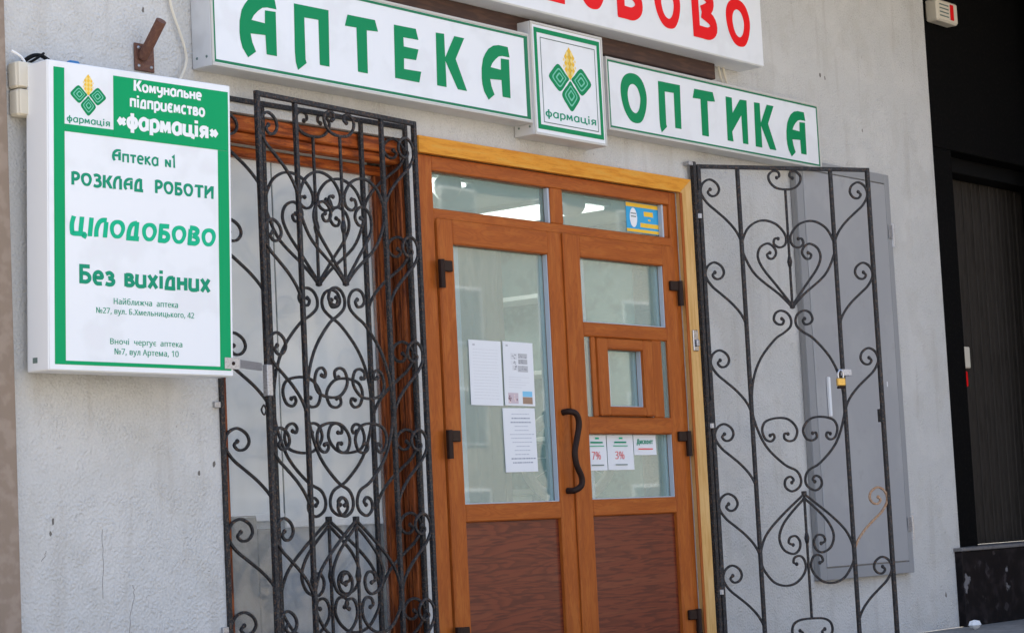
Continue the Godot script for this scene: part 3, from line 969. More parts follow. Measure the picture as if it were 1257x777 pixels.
func build_interior() -> void:
	# room behind the door
	var xa := -.94
	var xb := 3.86
	struct("interior_floor", bxy(-2.6, xb, -.05, 0.0, -4.4, -.302, .001), M.room_floor)
	struct("interior_ceiling", bxy(-2.6, xb, 2.75, 2.85, -4.4, -.302, .001), M.ceiling)
	struct("interior_wall_back", bxy(-2.6, xb, .001, 2.749, -4.5, -4.401, .001), M.room)
	struct("interior_wall_right", bxy(xb - .1, xb, .001, 2.749, -4.4, -.303, .001), M.room)
	struct("interior_wall_partition", bxy(xa - .1, xa, .001, 2.749, -4.4, -.303, .001), M.room)
	struct("interior_wall_left", bxy(-2.6, -2.5, .001, 2.749, -4.4, -.303, .001), M.room)
	# ceiling lamps
	var spots := [[1.17, -1.84, .55, .26, "small lit ceiling lamp seen through the transom glass over curtain"], [2.70, -2.5, .44, 1.4, "long lit ceiling panel seen through both transom panes"]]
	for q in spots:
		var l := thing("ceiling_lamp", q[4], "ceiling lamp", Vector3(q[0], 2.75, q[1]), "ceiling lamps inside the shop")
		part(l, "lamp_tray", bxy(-q[2] / 2 - .03, q[2] / 2 + .03, -.03, -.001, -q[3] / 2 - .03, q[3] / 2 + .03, .004), M.white_plain)
		part(l, "diffuser", bxy(-q[2] / 2, q[2] / 2, -.05, -.0305, -q[3] / 2, q[3] / 2, .006), M.tube_light)
		var al := AreaLight3D.new()
		al.name = "lamp_light"
		al.area_size = Vector2(q[2], q[3])
		al.light_color = Color(.95, 1.0, .97)
		al.light_energy = 0.35
		al.shadow_enabled = true
		al.rotation_degrees = Vector3(-90, 0, 0)
		al.position = Vector3(0, -.056, 0)
		l.add_child(al)
	for q in [[1.158, 2.66, -1.62, "round white disc hanging in front of the small ceiling lamp"], [2.333, 2.66, -1.62, "round white disc hanging beside the long lit ceiling panel"]]:  # round pale spots built as plain hanging discs
		var d := thing("ceiling_disc", q[3], "pale_disc", Vector3(q[0], q[1], q[2]), "round discs under the shop ceiling")
		var dm := part(d, "disc", lathe([Vector2(0, -.014), Vector2(.07, -.012), Vector2(.083, 0), Vector2(.07, .012), Vector2(0, .014)], 24), M.white_plain)
		dm.basis = Basis(Quaternion(Vector3.UP, Vector3(-.62, -.45, .64).normalized()))
		part(d, "rod", bxy(-.006, .006, .03, 2.749 - q[1], -.006, .006, .001), M.white_plain)
	# curtain
	var st := new_st()
	st.set_smooth_group(0)
	var cols := 48
	var ca := -.42
	var cb := .19
	for s in [0, 1]:
		var out := Vector3.BACK if s == 0 else Vector3.FORWARD
		for i in cols:
			var ta := float(i) / cols
			var tb := float(i + 1) / cols
			var fa: float = -.50 + .035 * sin(ta * 38.0) + .012 * sin(ta * 71.0 + 1.0) - .003 * s
			var fb: float = -.50 + .035 * sin(tb * 38.0) + .012 * sin(tb * 71.0 + 1.0) - .003 * s
			quad(st, Vector3(lerpf(ca, cb, ta), .05, fa), Vector3(lerpf(ca, cb, tb), .05, fb), Vector3(lerpf(ca, cb, tb), 2.2, fb), Vector3(lerpf(ca, cb, ta), 2.2, fa), out)
	var cu := thing("curtain", "beige folded curtain hanging behind the door glass", "curtain")
	part(cu, "cloth", done(st), M.curtain)
	part(cu, "curtain_rod", tube([Vector3(-.5, 2.212, -.5), Vector3(.25, 2.212, -.5)], .01, 8), M.chrome)
	var lp := thing("reflection_board", "grey board added for the reflection low in the grilled window", "board", Vector3(-2.18, .255, -.172))
	part(lp, "board", bxy(0, 1.025, 0, .56, -.008, 0, .002), M.reflection_board)  # added board whose tone stands for the reflection low in the pane
	# white hoop on a stand (a floor fan)
	var fan := thing("floor_fan", "white round hoop on a stand behind the door glass", "fan", Vector3(1.34, 0, -1.0))
	var ring := []
	for i in 33:
		var t := TAU * i / 32
		ring.append(Vector3(.24 * cos(t) * .65, 1.1 + .24 * sin(t), .24 * cos(t) * .76))
	part(fan, "guard_ring", tube(ring, .03, 8), M.white_plain)
	for i in 6:
		var t := PI * i / 6
		var v := Vector3(.24 * cos(t) * .65, .24 * sin(t), .24 * cos(t) * .76)
		part(fan, "guard_wire", tube([Vector3(0, 1.1, 0) - v, Vector3(0, 1.1, 0) + v], .003, 5), M.white_plain)
	part(fan, "pole", tube([Vector3(0, .03, 0), Vector3(0, .86, 0)], .014, 8), M.white_plain)
	part(fan, "base", lathe([Vector2(0, .035), Vector2(.05, .035), Vector2(.2, .012), Vector2(.2, .0), Vector2(0, 0)], 24), M.white_plain)
	# counter and shelf rack deeper in the shop
	var ct := thing("shop_counter", "pale shop counter seen dimly through the door glass", "counter", Vector3(1.9, 0, -3.1))
	part(ct, "front_panel", bxy(0, 1.8, 0, .95, -.5, 0, .01), M.blind)
	part(ct, "worktop", bxy(-.04, 1.8, .951, .99, -.54, .04, .008), M.cabinet)
	var rk := thing("shop_shelf", "tall white shelf rack dim behind the door glass", "shelf", Vector3(3.755, 0, -4.2))
	for z in [0.0, .75, 1.5]:
		part(rk, "upright", bxy(-.3, -.002, 0, 2.3, z, z + .03, .004), M.white_plain)
	for y in [.4, .85, 1.3, 1.75, 2.27]:
		part(rk, "shelf_board", bxy(-.298, -.002, y, y + .03, .031, .749, .003), M.white_plain)
		part(rk, "shelf_board", bxy(-.298, -.002, y, y + .03, .781, 1.499, .003), M.white_plain)
	# thin sheets added to stand for dark shapes reflected in the pane
	for q in [[-2.165, -1.93, .255, .82, "tall grey brown sheet added for a reflection in grilled window"], [-1.925, -1.85, .255, .765, "narrow grey brown sheet added for a reflection beside taller one"]]:
		var cx := thing("reflection_sheet", q[4], "reflection_sheet", Vector3(0, 0, 0), "added sheets behind the grilled window")
		part(cx, "sheet_front", bxy(q[0], q[1], q[2], q[3], -.158, -.14, .003), M.reflection_sheet)
		part(cx, "sheet_edge", bxy(q[0] + .004, q[1] - .004, q[3], q[3] + .004, -.157, -.141, .001), M.reflection_sheet)
	# blinds behind the window
	for q in [[-2.18, -1.765, .83, "pale roller blind behind the grilled window, narrower of two"], [-1.755, -1.155, .80, "pale roller blind behind the grilled window, wider of two"]]:
		var bl := thing("roller_blind", q[3], "blind", Vector3(0, 0, -.148), "blinds behind the grilled window")
		part(bl, "sheet", bxy(q[0], q[1], q[2], 2.45, -.002, .001, .0005), M.blind)
		part(bl, "bottom_bar", bxy(q[0], q[1], q[2] - .03, q[2], -.008, .006, .002), M.white_plain)

func build_across() -> void:
	# sunlit apartment house across the street: what the panes mirror
	var a := thing("apartment_house", "pale sunlit apartment house across the street mirrored in panes", "building", Vector3(6, -.85, 30))
	part(a, "wall", bxy(0, 60, 0, 11, 0, 9, .05), M.facade)
	part(a, "roof", bxy(-.4, 60.4, 11.001, 11.4, -.4, 9.4, .05), M.far_glass)
	for i in 15:
		for j in 4:
			var w := part(a, "window", bxy(0, 1.5, 0, 1.5, -.04, -.002, .01), M.white_plain, Vector3(1.6 + i * 3.9, 1.2 + j * 2.6, 0))
			part(w, "window_pane", bxy(.08, 1.42, .08, 1.42, -.06, -.041, .005), M.far_glass)

func sign_box(called: String, label: String, x0: float, x1: float, y0: float, y1: float, d: float) -> Node3D:
	var s := thing(called, label, "sign", Vector3(x0, y0, 0), "light boxes above the door")
	part(s, "casing", bxy(0, x1 - x0, 0, y1 - y0, .002, d - .004, .003), M.sign_body)
	part(s, "face", bxy(.012, x1 - x0 - .012, .012, y1 - y0 - .012, d - .004, d, .001), M.sign_white)
	for q in [[0, x1 - x0, 0, .012], [0, x1 - x0, y1 - y0 - .012, y1 - y0], [0, .012, .012, y1 - y0 - .012], [x1 - x0 - .012, x1 - x0, .012, y1 - y0 - .012]]:
		part(s, "edge_strip", bxy(q[0], q[1], q[2], q[3], d - .004, d + .004, .0015), M.sign_frame)
	for p in [[.03, .03], [.03, d - .03]]:
		var sc := part(s, "screw", lathe([Vector2(0, .003), Vector2(.005, .002), Vector2(.006, 0)], 8), M.print_grey, Vector3(0, .04, p[1]))
		sc.rotation_degrees = Vector3(0, 0, 90)
	return s

func border(s: Node, x0: float, x1: float, y0: float, y1: float, t: float, z: float, m: Material, tr := 0.0) -> void:
	if tr == 0.0:
		tr = t
	part(s, "border_line", bxy(x0, x1, y0, y0 + t, z, z + .0012, .0003), m)
	part(s, "border_line", bxy(x0, x1, y1 - t, y1, z, z + .0012, .0003), m)
	part(s, "border_line", bxy(x0, x0 + t, y0 + t, y1 - t, z, z + .0012, .0003), m)
	part(s, "border_line", bxy(x1 - tr, x1, y0 + t, y1 - t, z, z + .0012, .0003), m)

# flower of three leaves under an ear of grain; c = where the leaves meet, k = half width
func emblem(s: Node, c: Vector2, k: float, z: float, sx := 1.0) -> void:
	var leaf := [0, -.05, .13, -.18, .29, -.33, .38, -.45, .37, -.56, .2, -.76, .0, -.93, -.2, -.76, -.37, -.56, -.38, -.45, -.29, -.33, -.13, -.18]
	for a in [0.0, 88.0, -88.0]:
		var rot := deg_to_rad(a)
		var o := Node3D.new()
		o.name = "emblem_leaf"
		s.add_child(o, true)
		o.position = Vector3(c.x, c.y, z)
		o.transform.basis = Basis(Vector3(sx, 0, 0), Vector3(0, 1, 0), Vector3(0, 0, 1)) * Basis(Vector3.BACK, rot)
		var zz := 0.0
		var cen := Vector2(0, -.46)
		for q in [[1.0, M.green], [.70, M.logo_mint], [.58, M.green], [.38, M.logo_mint], [.24, M.green]]:
			var poly := []
			for v in closed_smooth(pairs(leaf), 3):
				poly.append((cen + (v - cen) * q[0]) * k)
			var st := new_st()
			var pp := PackedVector2Array(poly)
			var idx := Geometry2D.triangulate_polygon(pp)
			for i in range(0, idx.size(), 3):
				tri(st, Vector3(pp[idx[i]].x, pp[idx[i]].y, zz), Vector3(pp[idx[i + 1]].x, pp[idx[i + 1]].y, zz), Vector3(pp[idx[i + 2]].x, pp[idx[i + 2]].y, zz), Vector3.BACK)
			part(o, "leaf_outline", done(st), q[1])
			zz += .0005
	# grains: small diamonds in a diamond field
	var ear := Node3D.new()
	ear.name = "emblem_ear"
	s.add_child(ear, true)
	var n := 5
	for i in n:
		for j in n:
			var p := Vector2((i - j) * .082, .08 + (i + j) * .092)
			var sz := .098 if absi(i - j) < 2 else (.075 if absi(i - j) < 3 else .045)
			var cc := c + Vector2(p.x * sx, p.y) * k
			var q := []
			for d in [Vector2(0, 1.15), Vector2(.82, 0), Vector2(0, -1.15), Vector2(-.82, 0)]:
				q.append(cc + Vector2(d.x * sx, d.y) * sz * k)
			if absi(i - j) < 4:
				part(ear, "grain", plate(q, z, z + .0008), M.yellow if (i + j) % 2 == 0 else M.yellow_pale)

func build_signs() -> void:
	# АПТЕКА
	var a := sign_box("pharmacy_sign", "long white light box lettered АПТЕКА in green above the grilles", -2.335, -.278, 2.597, 3.022, .115)
	border(a, .010, 2.049, .016, .410, .011, .1155, M.green_line, .03)
	for q in [["А", -2.178, 2.655, .272], ["П", -1.862, 2.641, .282], ["Т", -1.55, 2.683, .242], ["Е", -1.241, 2.687, .239], ["К", -.96, 2.69, .242], ["А", -.642, 2.669, .267]]:
		letter(a, q[0], q[1] + 2.335, q[2] - 2.597, q[3], .116, M.green)
	# emblem box
	var l := sign_box("emblem_sign", "square white light box with green leaf emblem between two long signs", -.275, .295, 2.545, 3.085, .125)
	border(l, .026, .546, .030, .514, .022, .1255, M.green)
	border(l, .072, .506, .064, .472, .004, .1255, M.print_grey)
	emblem(l, Vector2(.296, .297), .168, .1258, 1.08)
	caps_line(l, "фармація", .088, .49, .094, .040, .1258, M.green_text, .075)
	# ОПТИКА
	var o := sign_box("optics_sign", "long white light box lettered ОПТИКА in green above the open gate", .352, 2.380, 2.640, 3.006, .10)
	border(o, .014, 2.012, .014, .352, .009, .1005, M.green_line)
	for q in [["О", .47, 2.698, .249], ["П", .795, 2.675, .267], ["Т", 1.11, 2.701, .242], ["И", 1.421, 2.70, .239], ["К", 1.697, 2.697, .244], ["А", 2.021, 2.679, .265]]:
		letter(o, q[0], q[1] - .352, q[2] - 2.64, q[3], .101, M.green)
	# red ЦІЛОДОБОВО
	var rd := thing("round_the_clock_sign", "white light box lettered ЦІЛОДОБОВО in red over the emblem box", "sign", Vector3(-1.75, 3.122, 0), "light boxes above the door")
	part(rd, "casing", bxy(0, 3.47, 0, .44, .002, .166, .004), M.white_plain)
	part(rd, "face", bxy(.004, 3.466, .004, .436, .1661, .1705, .001), M.sign_white)
	var xs := [-1.62, -1.24, -1.02, -.61, -.30, .055, .371, .705, 1.035, 1.367]
	var word := "ЦІЛОДОБОВО"
	for i in 10:
		letter(rd, word[i], xs[i] + 1.75, .078, .252, .172, M.red, 1.03 if word[i] == "О" else 1.3, .13 if word[i] != "О" else .115)
	var bt := thing("sign_batten", "dark brown timber batten behind the light boxes", "batten", Vector3(-1.6, 3.035, 0))
	part(bt, "board", bxy(0, 3.02, 0, .085, .002, .05, .004), M.dark_timber)

	# schedule board, hung crooked and turned a little off the wall
	var sc := thing("schedule_sign", "white box sign with green border and opening hours beside the grilles", "sign", Vector3(-3.2526, 1.3605, .1738))
	sc.transform.basis = Basis(Vector3(.9921, -.0162, .1242), Vector3(.0136, .9997, .0215), Vector3(-.1245, -.0197, .992)).orthonormalized()
	part(sc, "casing", bxy(0, .82, 0, 1.125, -.145, -.004, .004), M.white_plain)
	part(sc, "face", bxy(.003, .817, .003, 1.122, -.0039, 0.0, .002), M.sign_white)
	part(sc, "green_field", bxy(.281, .807, .868, 1.098, .0002, .0014, .0003), M.green_sched)
	part(sc, "green_field", bxy(.070, .2805, .868, .895, .0002, .0014, .0003), M.green_sched)
	part(sc, "green_field", bxy(.024, .0695, .022, 1.100, .0002, .0014, .0003), M.green_sched)
	part(sc, "green_field", bxy(.756, .807, .022, .8675, .0002, .0014, .0003), M.green_sched)
	part(sc, "green_field", bxy(.070, .7555, .022, .036, .0002, .0014, .0003), M.green_sched)
	emblem(sc, Vector2(.172, 1.012), .083, .0006, 1.0)
	caps_line(sc, "фармація", .080, .266, .905, .026, .0008, M.green_text, .075)
	caps_line(sc, "Комунальне", .370, .681, 1.052, .041, .002, M.white_plain, .105)
	caps_line(sc, "підприємство", .354, .696, .990, .046, .002, M.white_plain, .105)
	caps_line(sc, "«фармація»", .299, .753, .908, .064, .002, M.white_plain, .115)
	caps_line(sc, "Аптека n1", .273, .556, .779, .046, .0008, M.green_text, .085)
	caps_line(sc, "РОЗКЛАД", .097, .412, .675, .048, .0008, M.green_text, .12)
	caps_line(sc, "РОБОТИ", .463, .735, .676, .049, .0008, M.green_text, .12)
	caps_line(sc, "ЦІЛОДОБОВО", .090, .738, .492, .069, .0008, M.green_bright, .13, .12)
	caps_line(sc, "Без вихідних", .127, .712, .318, .070, .0008, M.green_text, .105)
	type_line(sc, "Найближча  аптека", .276, .562, .250, .022, .0008, M.green_text, false)
	type_line(sc, "№27, вул. Б.Хмельницького, 42", .200, .636, .214, .021, .0008, M.green_text, false)
	type_line(sc, "Вночі  чергує  аптека", .259, .580, .103, .021, .0008, M.green_text, false)
	type_line(sc, "№7, вул Артема, 10", .278, .563, .066, .022, .0008, M.green_text, false)
	part(sc, "maker_label", bxy(-.0016, -.0002, .03, .05, -.105, -.075, .0003), M.print_grey)
	# galvanised strap from the corner of the sign to the gate
	var st := new_st()
	add_box(st, Vector3(.775, .028, .0016), Vector3(.845, .072, .005), .001)
	part(sc, "strap", done(st), M.steel)
	var arm := part(sc, "strap_arm", bxy(0, .27, -.016, .016, -.002, .002, .0008), M.steel, Vector3(.846, .05, .003))
	var ad := Vector3(.28, .006, -.19).normalized()
	arm.basis = Basis(ad, Vector3(0, 1, 0), ad.cross(Vector3(0, 1, 0))).orthonormalized()
	part(sc, "strap_bolt", lathe([Vector2(0, .004), Vector2(.007, .003), Vector2(.008, 0)], 8), M.hinge, Vector3(.815, .05, .005)).rotation_degrees = Vector3(90, 0, 0)

func build_gates() -> void:
	# leaf standing open in front of the steel cabinet
	var g := thing("iron_gate", "black wrought iron gate leaf standing open in front of grey cabinet", "gate", Vector3(1.215, 0, .04), "wrought iron gate leaves of the door")
	g.rotation_degrees.y = -28.3
	ironwork(g, 1.03, .232, 2.56, .05, 0.0, 0, 3, 4)
	part(g, "hasp", bxy(.775, .84, 1.44, 1.475, -.02, .022, .002), M.steel)
	part(g, "lock_hook", bxy(1.008, 1.026, 1.19, 1.26, -.02, .022, .002), M.iron)
	var pl := thing("padlock", "brass padlock hanging on the bar of the open gate", "padlock", Vector3(1.215, 0, .04))
	pl.rotation_degrees.y = -28.3
	part(pl, "body", bxy(.742, .792, 1.385, 1.428, .014, .036, .005), M.brass)
	part(pl, "shackle", tube(smooth3([Vector3(.752, 1.425, .025), Vector3(.752, 1.455, .025), Vector3(.767, 1.47, .025), Vector3(.782, 1.455, .025), Vector3(.782, 1.425, .025)], 4), .005, 8), M.chrome)
	part(pl, "keyway", bxy(.744, .790, 1.372, 1.384, .016, .034, .003), M.hinge)
	var po := thing("gate_post", "black iron hinge post fixed to the wall beside pine trim", "post", Vector3(1.181, 0, .03))
	part(po, "post", bxy(-.013, .013, 0, 2.572, -.012, .013, .002), M.iron)
	part(po, "wall_lug", bxy(-.05, -.0135, 2.55, 2.57, -.028, .012, .002), M.steel)
	for y in [2.36, 1.27, .42]:
		part(po, "hinge_barrel", tube([Vector3(.017, y - .06, .012), Vector3(.017, y + .06, .012)], .011, 8), M.iron)
		part(po, "hinge_pin", tube([Vector3(.017, y - .085, .012), Vector3(.017, y - .061, .012)], .014, 8), M.steel)
	# leaf folded back over the window
	var h := thing("iron_gate", "black wrought iron gate leaf folded back over the window grille", "gate", Vector3(-1.075, 0, .065), "wrought iron gate leaves of the door")
	h.rotation_degrees.y = 180.0 + 3.3
	ironwork(h, 1.03, .232, 2.522, .05, -.04, 1)
	part(h, "sleeve", bxy(1.014, 1.046, 1.29, 1.415, -.014, .014, .003), M.steel)
	part(h, "ring", tube(smooth3([Vector3(1.06, 1.255, 0), Vector3(1.075, 1.235, 0), Vector3(1.06, 1.215, 0), Vector3(1.047, 1.235, 0), Vector3(1.06, 1.255, 0)], 4), .004, 6), M.iron)
	# fixed grille on the window
	var w := thing("window_grille", "black wrought iron grille fixed over the timber window", "grille", Vector3(-2.246, 0, .003))
	ironwork(w, 1.18, .290, 2.515, .05, -.035, 2)
	for y in [2.0, 1.262, .38]:
		part(w, "wall_lug", bxy(-.045, -.014, y - .012, y + .012, -.02, .012, .002), M.steel)

func sheet_print(w: int, h: int, kind: int, seed_: int) -> ImageTexture:
	var rng := RandomNumberGenerator.new()
	rng.seed = seed_
	var im := Image.create(w, h, true, Image.FORMAT_RGB8)
	im.fill(lin(.71, .72, .72))
	var grey := lin(.42, .42, .43)
	if kind == 0:
		im.fill_rect(Rect2i(int(w * .12), int(h * .06), int(w * .08), int(h * .03)), grey)
		for i in 17:
			var y := int(h * (.14 + i * .047))
			var x := int(w * .12)
			while x < w * .88:
				var l := rng.randi_range(4, 14)
				im.fill_rect(Rect2i(x, y, mini(l, int(w * .9) - x), 2), lin(.6, .6, .6))
				x += l + 3
	elif kind == 1:
		im.fill_rect(Rect2i(int(w * .1), int(h * .05), int(w * .08), int(h * .03)), grey)
		for q in [[.25, .18, .22, .1, .62], [.50, .18, .3, .08, .45], [.5, .27, .3, .08, .4], [.25, .3, .2, .06, .66], [.3, .37, .16, .08, .6], [.48, .37, .34, .1, .45]]:
			im.fill_rect(Rect2i(int(w * q[0]), int(h * q[1]), int(w * q[2]), int(h * q[3])), lin(q[4], q[4], q[4]))
			for k in 6:
				im.fill_rect(Rect2i(int(w * (q[0] + rng.randf() * q[2] * .8)), int(h * (q[1] + rng.randf() * q[3] * .8)), 5, 3), lin(.25, .25, .26))
		for i in 5:
			im.fill_rect(Rect2i(int(w * .15), int(h * (.55 + i * .04)), int(w * (.4 + rng.randf() * .3)), 2), lin(.62, .62, .62))
		im.fill_rect(Rect2i(int(w * .12), int(h * .80), int(w * .34), int(h * .17)), lin(.55, .45, .47))
		for k in 14:
			im.fill_rect(Rect2i(int(w * (.12 + rng.randf() * .3)), int(h * (.82 + rng.randf() * .12)), 6, 6), lin(.2, .1, .12) if k % 2 else lin(.7, .55, .5))
		im.fill_rect(Rect2i(int(w * .60), int(h * .77), int(w * .32), int(h * .09)), lin(.2, .5, .7))
		im.fill_rect(Rect2i(int(w * .60), int(h * .86), int(w * .32), int(h * .11)), lin(.32, .2, .13))
	elif kind == 2:
		for i in 13:
			var y := int(h * (.09 + i * .063))
			var half := w * (.16 + rng.randf() * .2)
			var x := w * .55 - half
			var heavy := i in [1, 2, 11, 12]
			while x < w * .55 + half:
				var l := rng.randf_range(5, 13)
				im.fill_rect(Rect2i(int(x), y, int(l), 4 if heavy else 3), lin(.22, .24, .3) if heavy else lin(.42, .43, .48))
				x += l + 2.5
	im.generate_mipmaps()
	return ImageTexture.create_from_image(im)

func sheet(called: String, label: String, category: String, x0: float, x1: float, y0: float, y1: float, z: float, tex: Texture2D, group: String, tilt := 0.0) -> Node3D:
	var t := thing(called, label, category, Vector3((x0 + x1) / 2 + .022, (y0 + y1) / 2 + .003, z), group)
	t.rotation_degrees.z = tilt
	var w := (x1 - x0) / 2
	var h := (y1 - y0) / 2
	var st := SurfaceTool.new()
	st.begin(Mesh.PRIMITIVE_TRIANGLES)
	var n := 8
	var at := func(i: int, j: int) -> Vector3:
		var a := float(i) / n
		var b := float(j) / n
		return Vector3(lerpf(-w, w, a), lerpf(-h, h, b), .0012 + .003 * pow(absf(a - .4) * 1.6, 2.0) * (.4 + .6 * (1.0 - b)))
	for s in [0, 1]:
		for i in n:
			for j in n:
				var ids := [[i, j], [i + 1, j + 1], [i + 1, j], [i, j], [i, j + 1], [i + 1, j + 1]]
				if s == 1:
					ids.reverse()
				for q in ids:
					st.set_uv(Vector2(float(q[0]) / n, 1.0 - float(q[1]) / n))
					st.add_vertex(at.call(q[0], q[1]) - Vector3(0, 0, .0006 * s))
	st.generate_normals()
	var m := StandardMaterial3D.new()
	m.albedo_texture = tex
	m.roughness = 0.55
	part(t, "sheet", st.commit(), m)
	return t

func build_small_things() -> void:
	# papers behind / on the glass
	var zg := -.0215
	var gp := "paper notices taped to the door glass"
	sheet("notice", "white notice of close grey lines on the door glass", "notice", -.686, -.455, 1.281, 1.578, zg, sheet_print(160, 220, 0, 3), gp, -.4)
	sheet("notice", "white notice with small pictures on the door glass", "notice", -.440, -.216, 1.282, 1.579, zg, sheet_print(160, 220, 1, 4), gp, -.6)
	sheet("notice", "white notice of centred print hung below another on door glass", "notice", -.461, -.222, .976, 1.271, zg, sheet_print(160, 220, 2, 5), gp, .4)
	var blank := sheet_print(8, 8, 9, 1)
	var gq := "discount cards on the lower door glass"
	var c1 := sheet("discount_card", "white card marked 7% in red touching the door stile", "card", .170, .330, .977, 1.147, zg, blank, gq)
	type_line(c1, "7%", -.04, .03, -.032, .038, .003, M.red_pale, false)
	var c2 := sheet("discount_card", "wider white card marked 3% in red between two other cards", "card", .338, .555, .978, 1.148, zg, blank, gq)
	type_line(c2, "3%", -.045, .03, -.032, .038, .003, M.red_pale, false)
	for c in [c1, c2]:
		part(c, "print_line", bxy(-.05, .05, .046, .054, .0042, .0048, .0002), M.green_text)
		part(c, "print_line", bxy(-.06, .06, .030, .035, .0042, .0048, .0002), M.green_pale)
		part(c, "print_line", bxy(-.01, .02, .066, .074, .0042, .0048, .0002), M.green_bright)
		part(c, "print_line", bxy(-.05, .05, -.062, -.057, .0055, .006, .0002), M.print_grey)
	var c3 := sheet("discount_card", "small white card with a green heading on lower door glass", "card", .562, .753, 1.050, 1.149, zg, blank, gq)
	type_line(c3, "Дисконт", -.07, .07, .005, .025, .003, M.green_text)
	part(c3, "print_line", bxy(-.06, .065, -.022, -.017, .0042, .0048, .0002), M.red)
	# blue and yellow sticker in the transom
	var s := thing("guard_sticker", "blue sticker with yellow bands and a shield on transom glass", "sticker", Vector3(.652, 2.176, -.0375))
	part(s, "film", bxy(0, .31, 0, .152, 0, .0008, .0002), sticker_blue())
	part(s, "band", bxy(.0, .31, .130, .150, .0009, .0014, .0002), M.yellow)
	part(s, "band", bxy(.0, .31, .002, .018, .0009, .0014, .0002), M.yellow)
	var shield := []
	for i in 17:
		var t := TAU * i / 16
		if i < 16:
			shield.append(Vector2(.062 + .032 * cos(t), .075 + .05 * sin(t)))
	part(s, "shield", plate(shield, .0009, .0015), M.white_plain)
	part(s, "shield_bar", bxy(.04, .084, .078, .084, .0016, .002, .0002), M.print_grey)
	part(s, "shield_bar", bxy(.038, .086, .094, .099, .0016, .002, .0002), M.print_grey)
	part(s, "print_line", bxy(.155, .235, .088, .112, .0009, .0014, .0002), M.yellow)
	part(s, "print_line", bxy(.12, .29, .03, .052, .0009, .0014, .0002), M.yellow)
	part(s, "print_line", bxy(.19, .21, .066, .074, .0009, .0014, .0002), M.yellow)

	# junction boxes and leads by the schedule sign
	var j := thing("junction_box", "cream junction box on the wall at the schedule sign corner", "junction box", Vector3(-3.262, 2.30, .002), "stacked junction boxes")
	part(j, "box_body", bxy(0, .098, 0, .098, 0, .055, .008), M.cream)
	part(j, "lid", bxy(.003, .095, .003, .095, .0555, .064, .004), M.cream)
	var j2 := thing("junction_box", "cream junction box stacked above another at the schedule sign", "junction box", Vector3(-3.264, 2.402, .002), "stacked junction boxes")
	part(j2, "box_body", bxy(0, .098, 0, .098, 0, .055, .008), M.cream)
	part(j2, "lid", bxy(.003, .095, .003, .095, .0555, .064, .004), M.cream)
	var wr := thing("loose_wires", "black taped wires sticking out above the schedule sign", "wires", Vector3(-3.22, 2.50, .03))
	part(wr, "wire", tube(smooth3([Vector3(.0, -.002, 0), Vector3(.03, .025, .02), Vector3(.07, .035, .02), Vector3(.1, .02, .03), Vector3(.14, .0, .03)], 4), .008, 6), M.black)
	part(wr, "wire", tube(smooth3([Vector3(.02, -.002, .01), Vector3(.05, .02, .03), Vector3(.09, .045, .02)], 4), .005, 6), M.black)
	part(wr, "wire", tube(smooth3([Vector3(-.06, .035, .02), Vector3(-.02, .02, .02), Vector3(.0, .0, .02)], 4), .005, 6), M.white_plain)
	part(wr, "connector", bxy(.19, .24, -.002, .03, .02, .05, .006), M.blue)

	# flag holder
	var fh := thing("flag_holder", "rusty brown flagpole bracket on the wall above schedule sign", "flag bracket", Vector3(-2.645, 2.555, .002))
	part(fh, "plate", bxy(0, .1, 0, .108, 0, .008, .002), M.rust)
	part(fh, "socket", tube([Vector3(.035, .05, .012), Vector3(.03, .175, .13)], .021, 14), M.rust)
	for q in [[.018, .018], [.082, .018], [.018, .09], [.082, .09]]:
		part(fh, "bolt", lathe([Vector2(0, .005), Vector2(.006, .004), Vector2(.007, 0)], 8), M.steel, Vector3(q[0], q[1], .008)).rotation_degrees = Vector3(90, 0, 0)

	# cables
	tag(part(self, "sign_cable", tube(smooth3([Vector3(-2.43, 3.3, .01), Vector3(-2.46, 3.02, .012), Vector3(-2.455, 2.85, .015), Vector3(-2.40, 2.70, .02), Vector3(-2.385, 2.62, .02), Vector3(-2.44, 2.53, .03), Vector3(-2.52, 2.48, .06)], 6), .0055, 6), M.cream), "thin cream cable running down the wall to the schedule sign", "cable")
	for q in [[1.50, "thin cream cable dropping from the red lettered sign"], [1.545, "second thin cream cable dropping from the red lettered sign"]]:
		tag(part(self, "sign_lead", tube(smooth3([Vector3(q[0], 3.15, .02), Vector3(q[0] + .01, 3.08, .02), Vector3(q[0] + .035, 3.0, .03)], 5), .006, 6), M.cream), q[1], "cable", "cables under the red sign")

	# steel cabinet on the wall
	var c := thing("steel_cabinet", "tall flat grey steel cabinet on the wall behind open gate", "cabinet", Vector3(2.19, .355, .002))
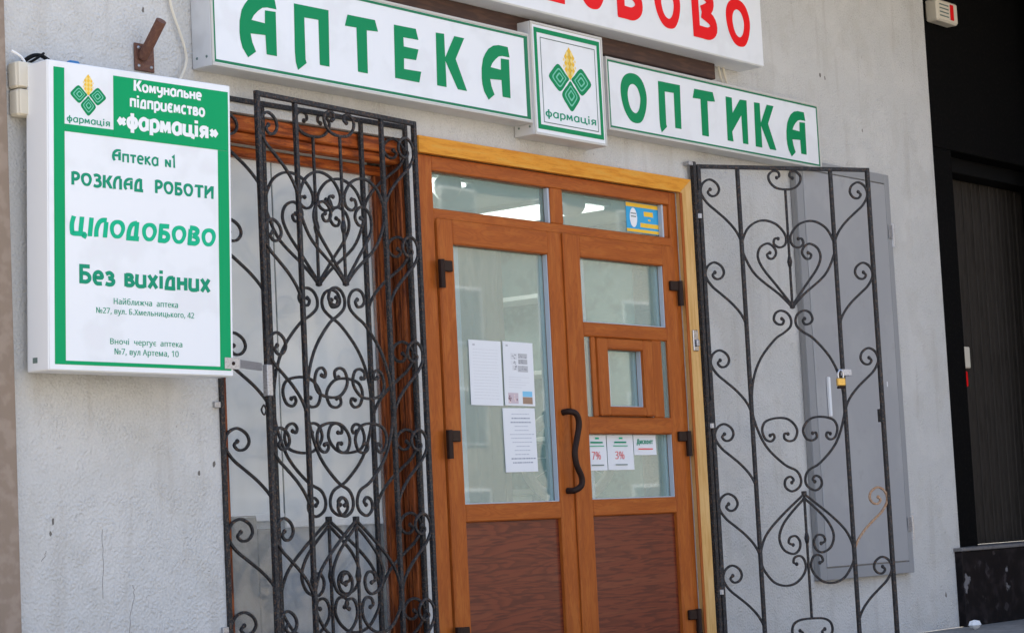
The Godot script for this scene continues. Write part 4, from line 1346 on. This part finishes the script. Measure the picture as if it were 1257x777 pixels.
	part(c, "carcass", bxy(0, 1.06, 0, 2.34, 0, .030, .003), M.cabinet_edge)
	part(c, "door_panel", bxy(.075, 1.0, .07, 2.28, .0305, .045, .004), M.cabinet)
	part(c, "frame_edge", bxy(0, .069, 0, 2.34, .0305, .042, .002), M.cabinet_frame)
	part(c, "frame_edge", bxy(1.006, 1.06, 0, 2.34, .0305, .042, .002), M.cabinet_frame)
	part(c, "frame_edge", bxy(.0695, 1.0055, 0, .064, .0305, .0415, .002), M.cabinet_frame)
	part(c, "frame_edge", bxy(.0695, 1.0055, 2.286, 2.34, .0305, .0415, .002), M.cabinet_frame)
	for y in [.26, 1.98]:
		part(c, "hinge", tube([Vector3(1.066, y - .07, .04), Vector3(1.066, y + .07, .04)], .014, 8), M.steel)
		part(c, "hinge_leaf", bxy(1.01, 1.05, y - .02, y + .06, .0455, .049, .001), M.steel)
	part(c, "pull_bar", bxy(.18, .2, .90, 1.12, .0455, .065, .004), M.white_plain)
	part(c, "chip_mark", bxy(.87, .88, 1.08, 1.11, .0452, .0456, .0001), M.white_plain)

	# crumpled paper on the porch
	var rng := RandomNumberGenerator.new()
	rng.seed = 5
	var st := new_st()
	var ringpts := []
	for i in 5:
		var row := []
		for k in 9:
			var th := PI * i / 4.0
			var ph := TAU * k / 9.0
			var rr := .035 * rng.randf_range(.7, 1.2)
			row.append(Vector3(sin(th) * cos(ph) * rr * 1.4, .028 + cos(th) * rr * .75, sin(th) * sin(ph) * rr))
		ringpts.append(row)
	for i in 4:
		for k in 9:
			var a: Vector3 = ringpts[i][k]
			quad(st, a, ringpts[i][(k + 1) % 9], ringpts[i + 1][(k + 1) % 9], ringpts[i + 1][k], (a + ringpts[i + 1][(k + 1) % 9]) / 2.0 - Vector3(0, .028, 0))
	tag(part(self, "paper_scrap", done(st), M.paper, Vector3(3.55, 0.001, .25)), "crumpled white paper scrap lying on the porch", "litter")

func sticker_blue() -> StandardMaterial3D:
	return mat(lin(.05, .36, .62), 0.4)
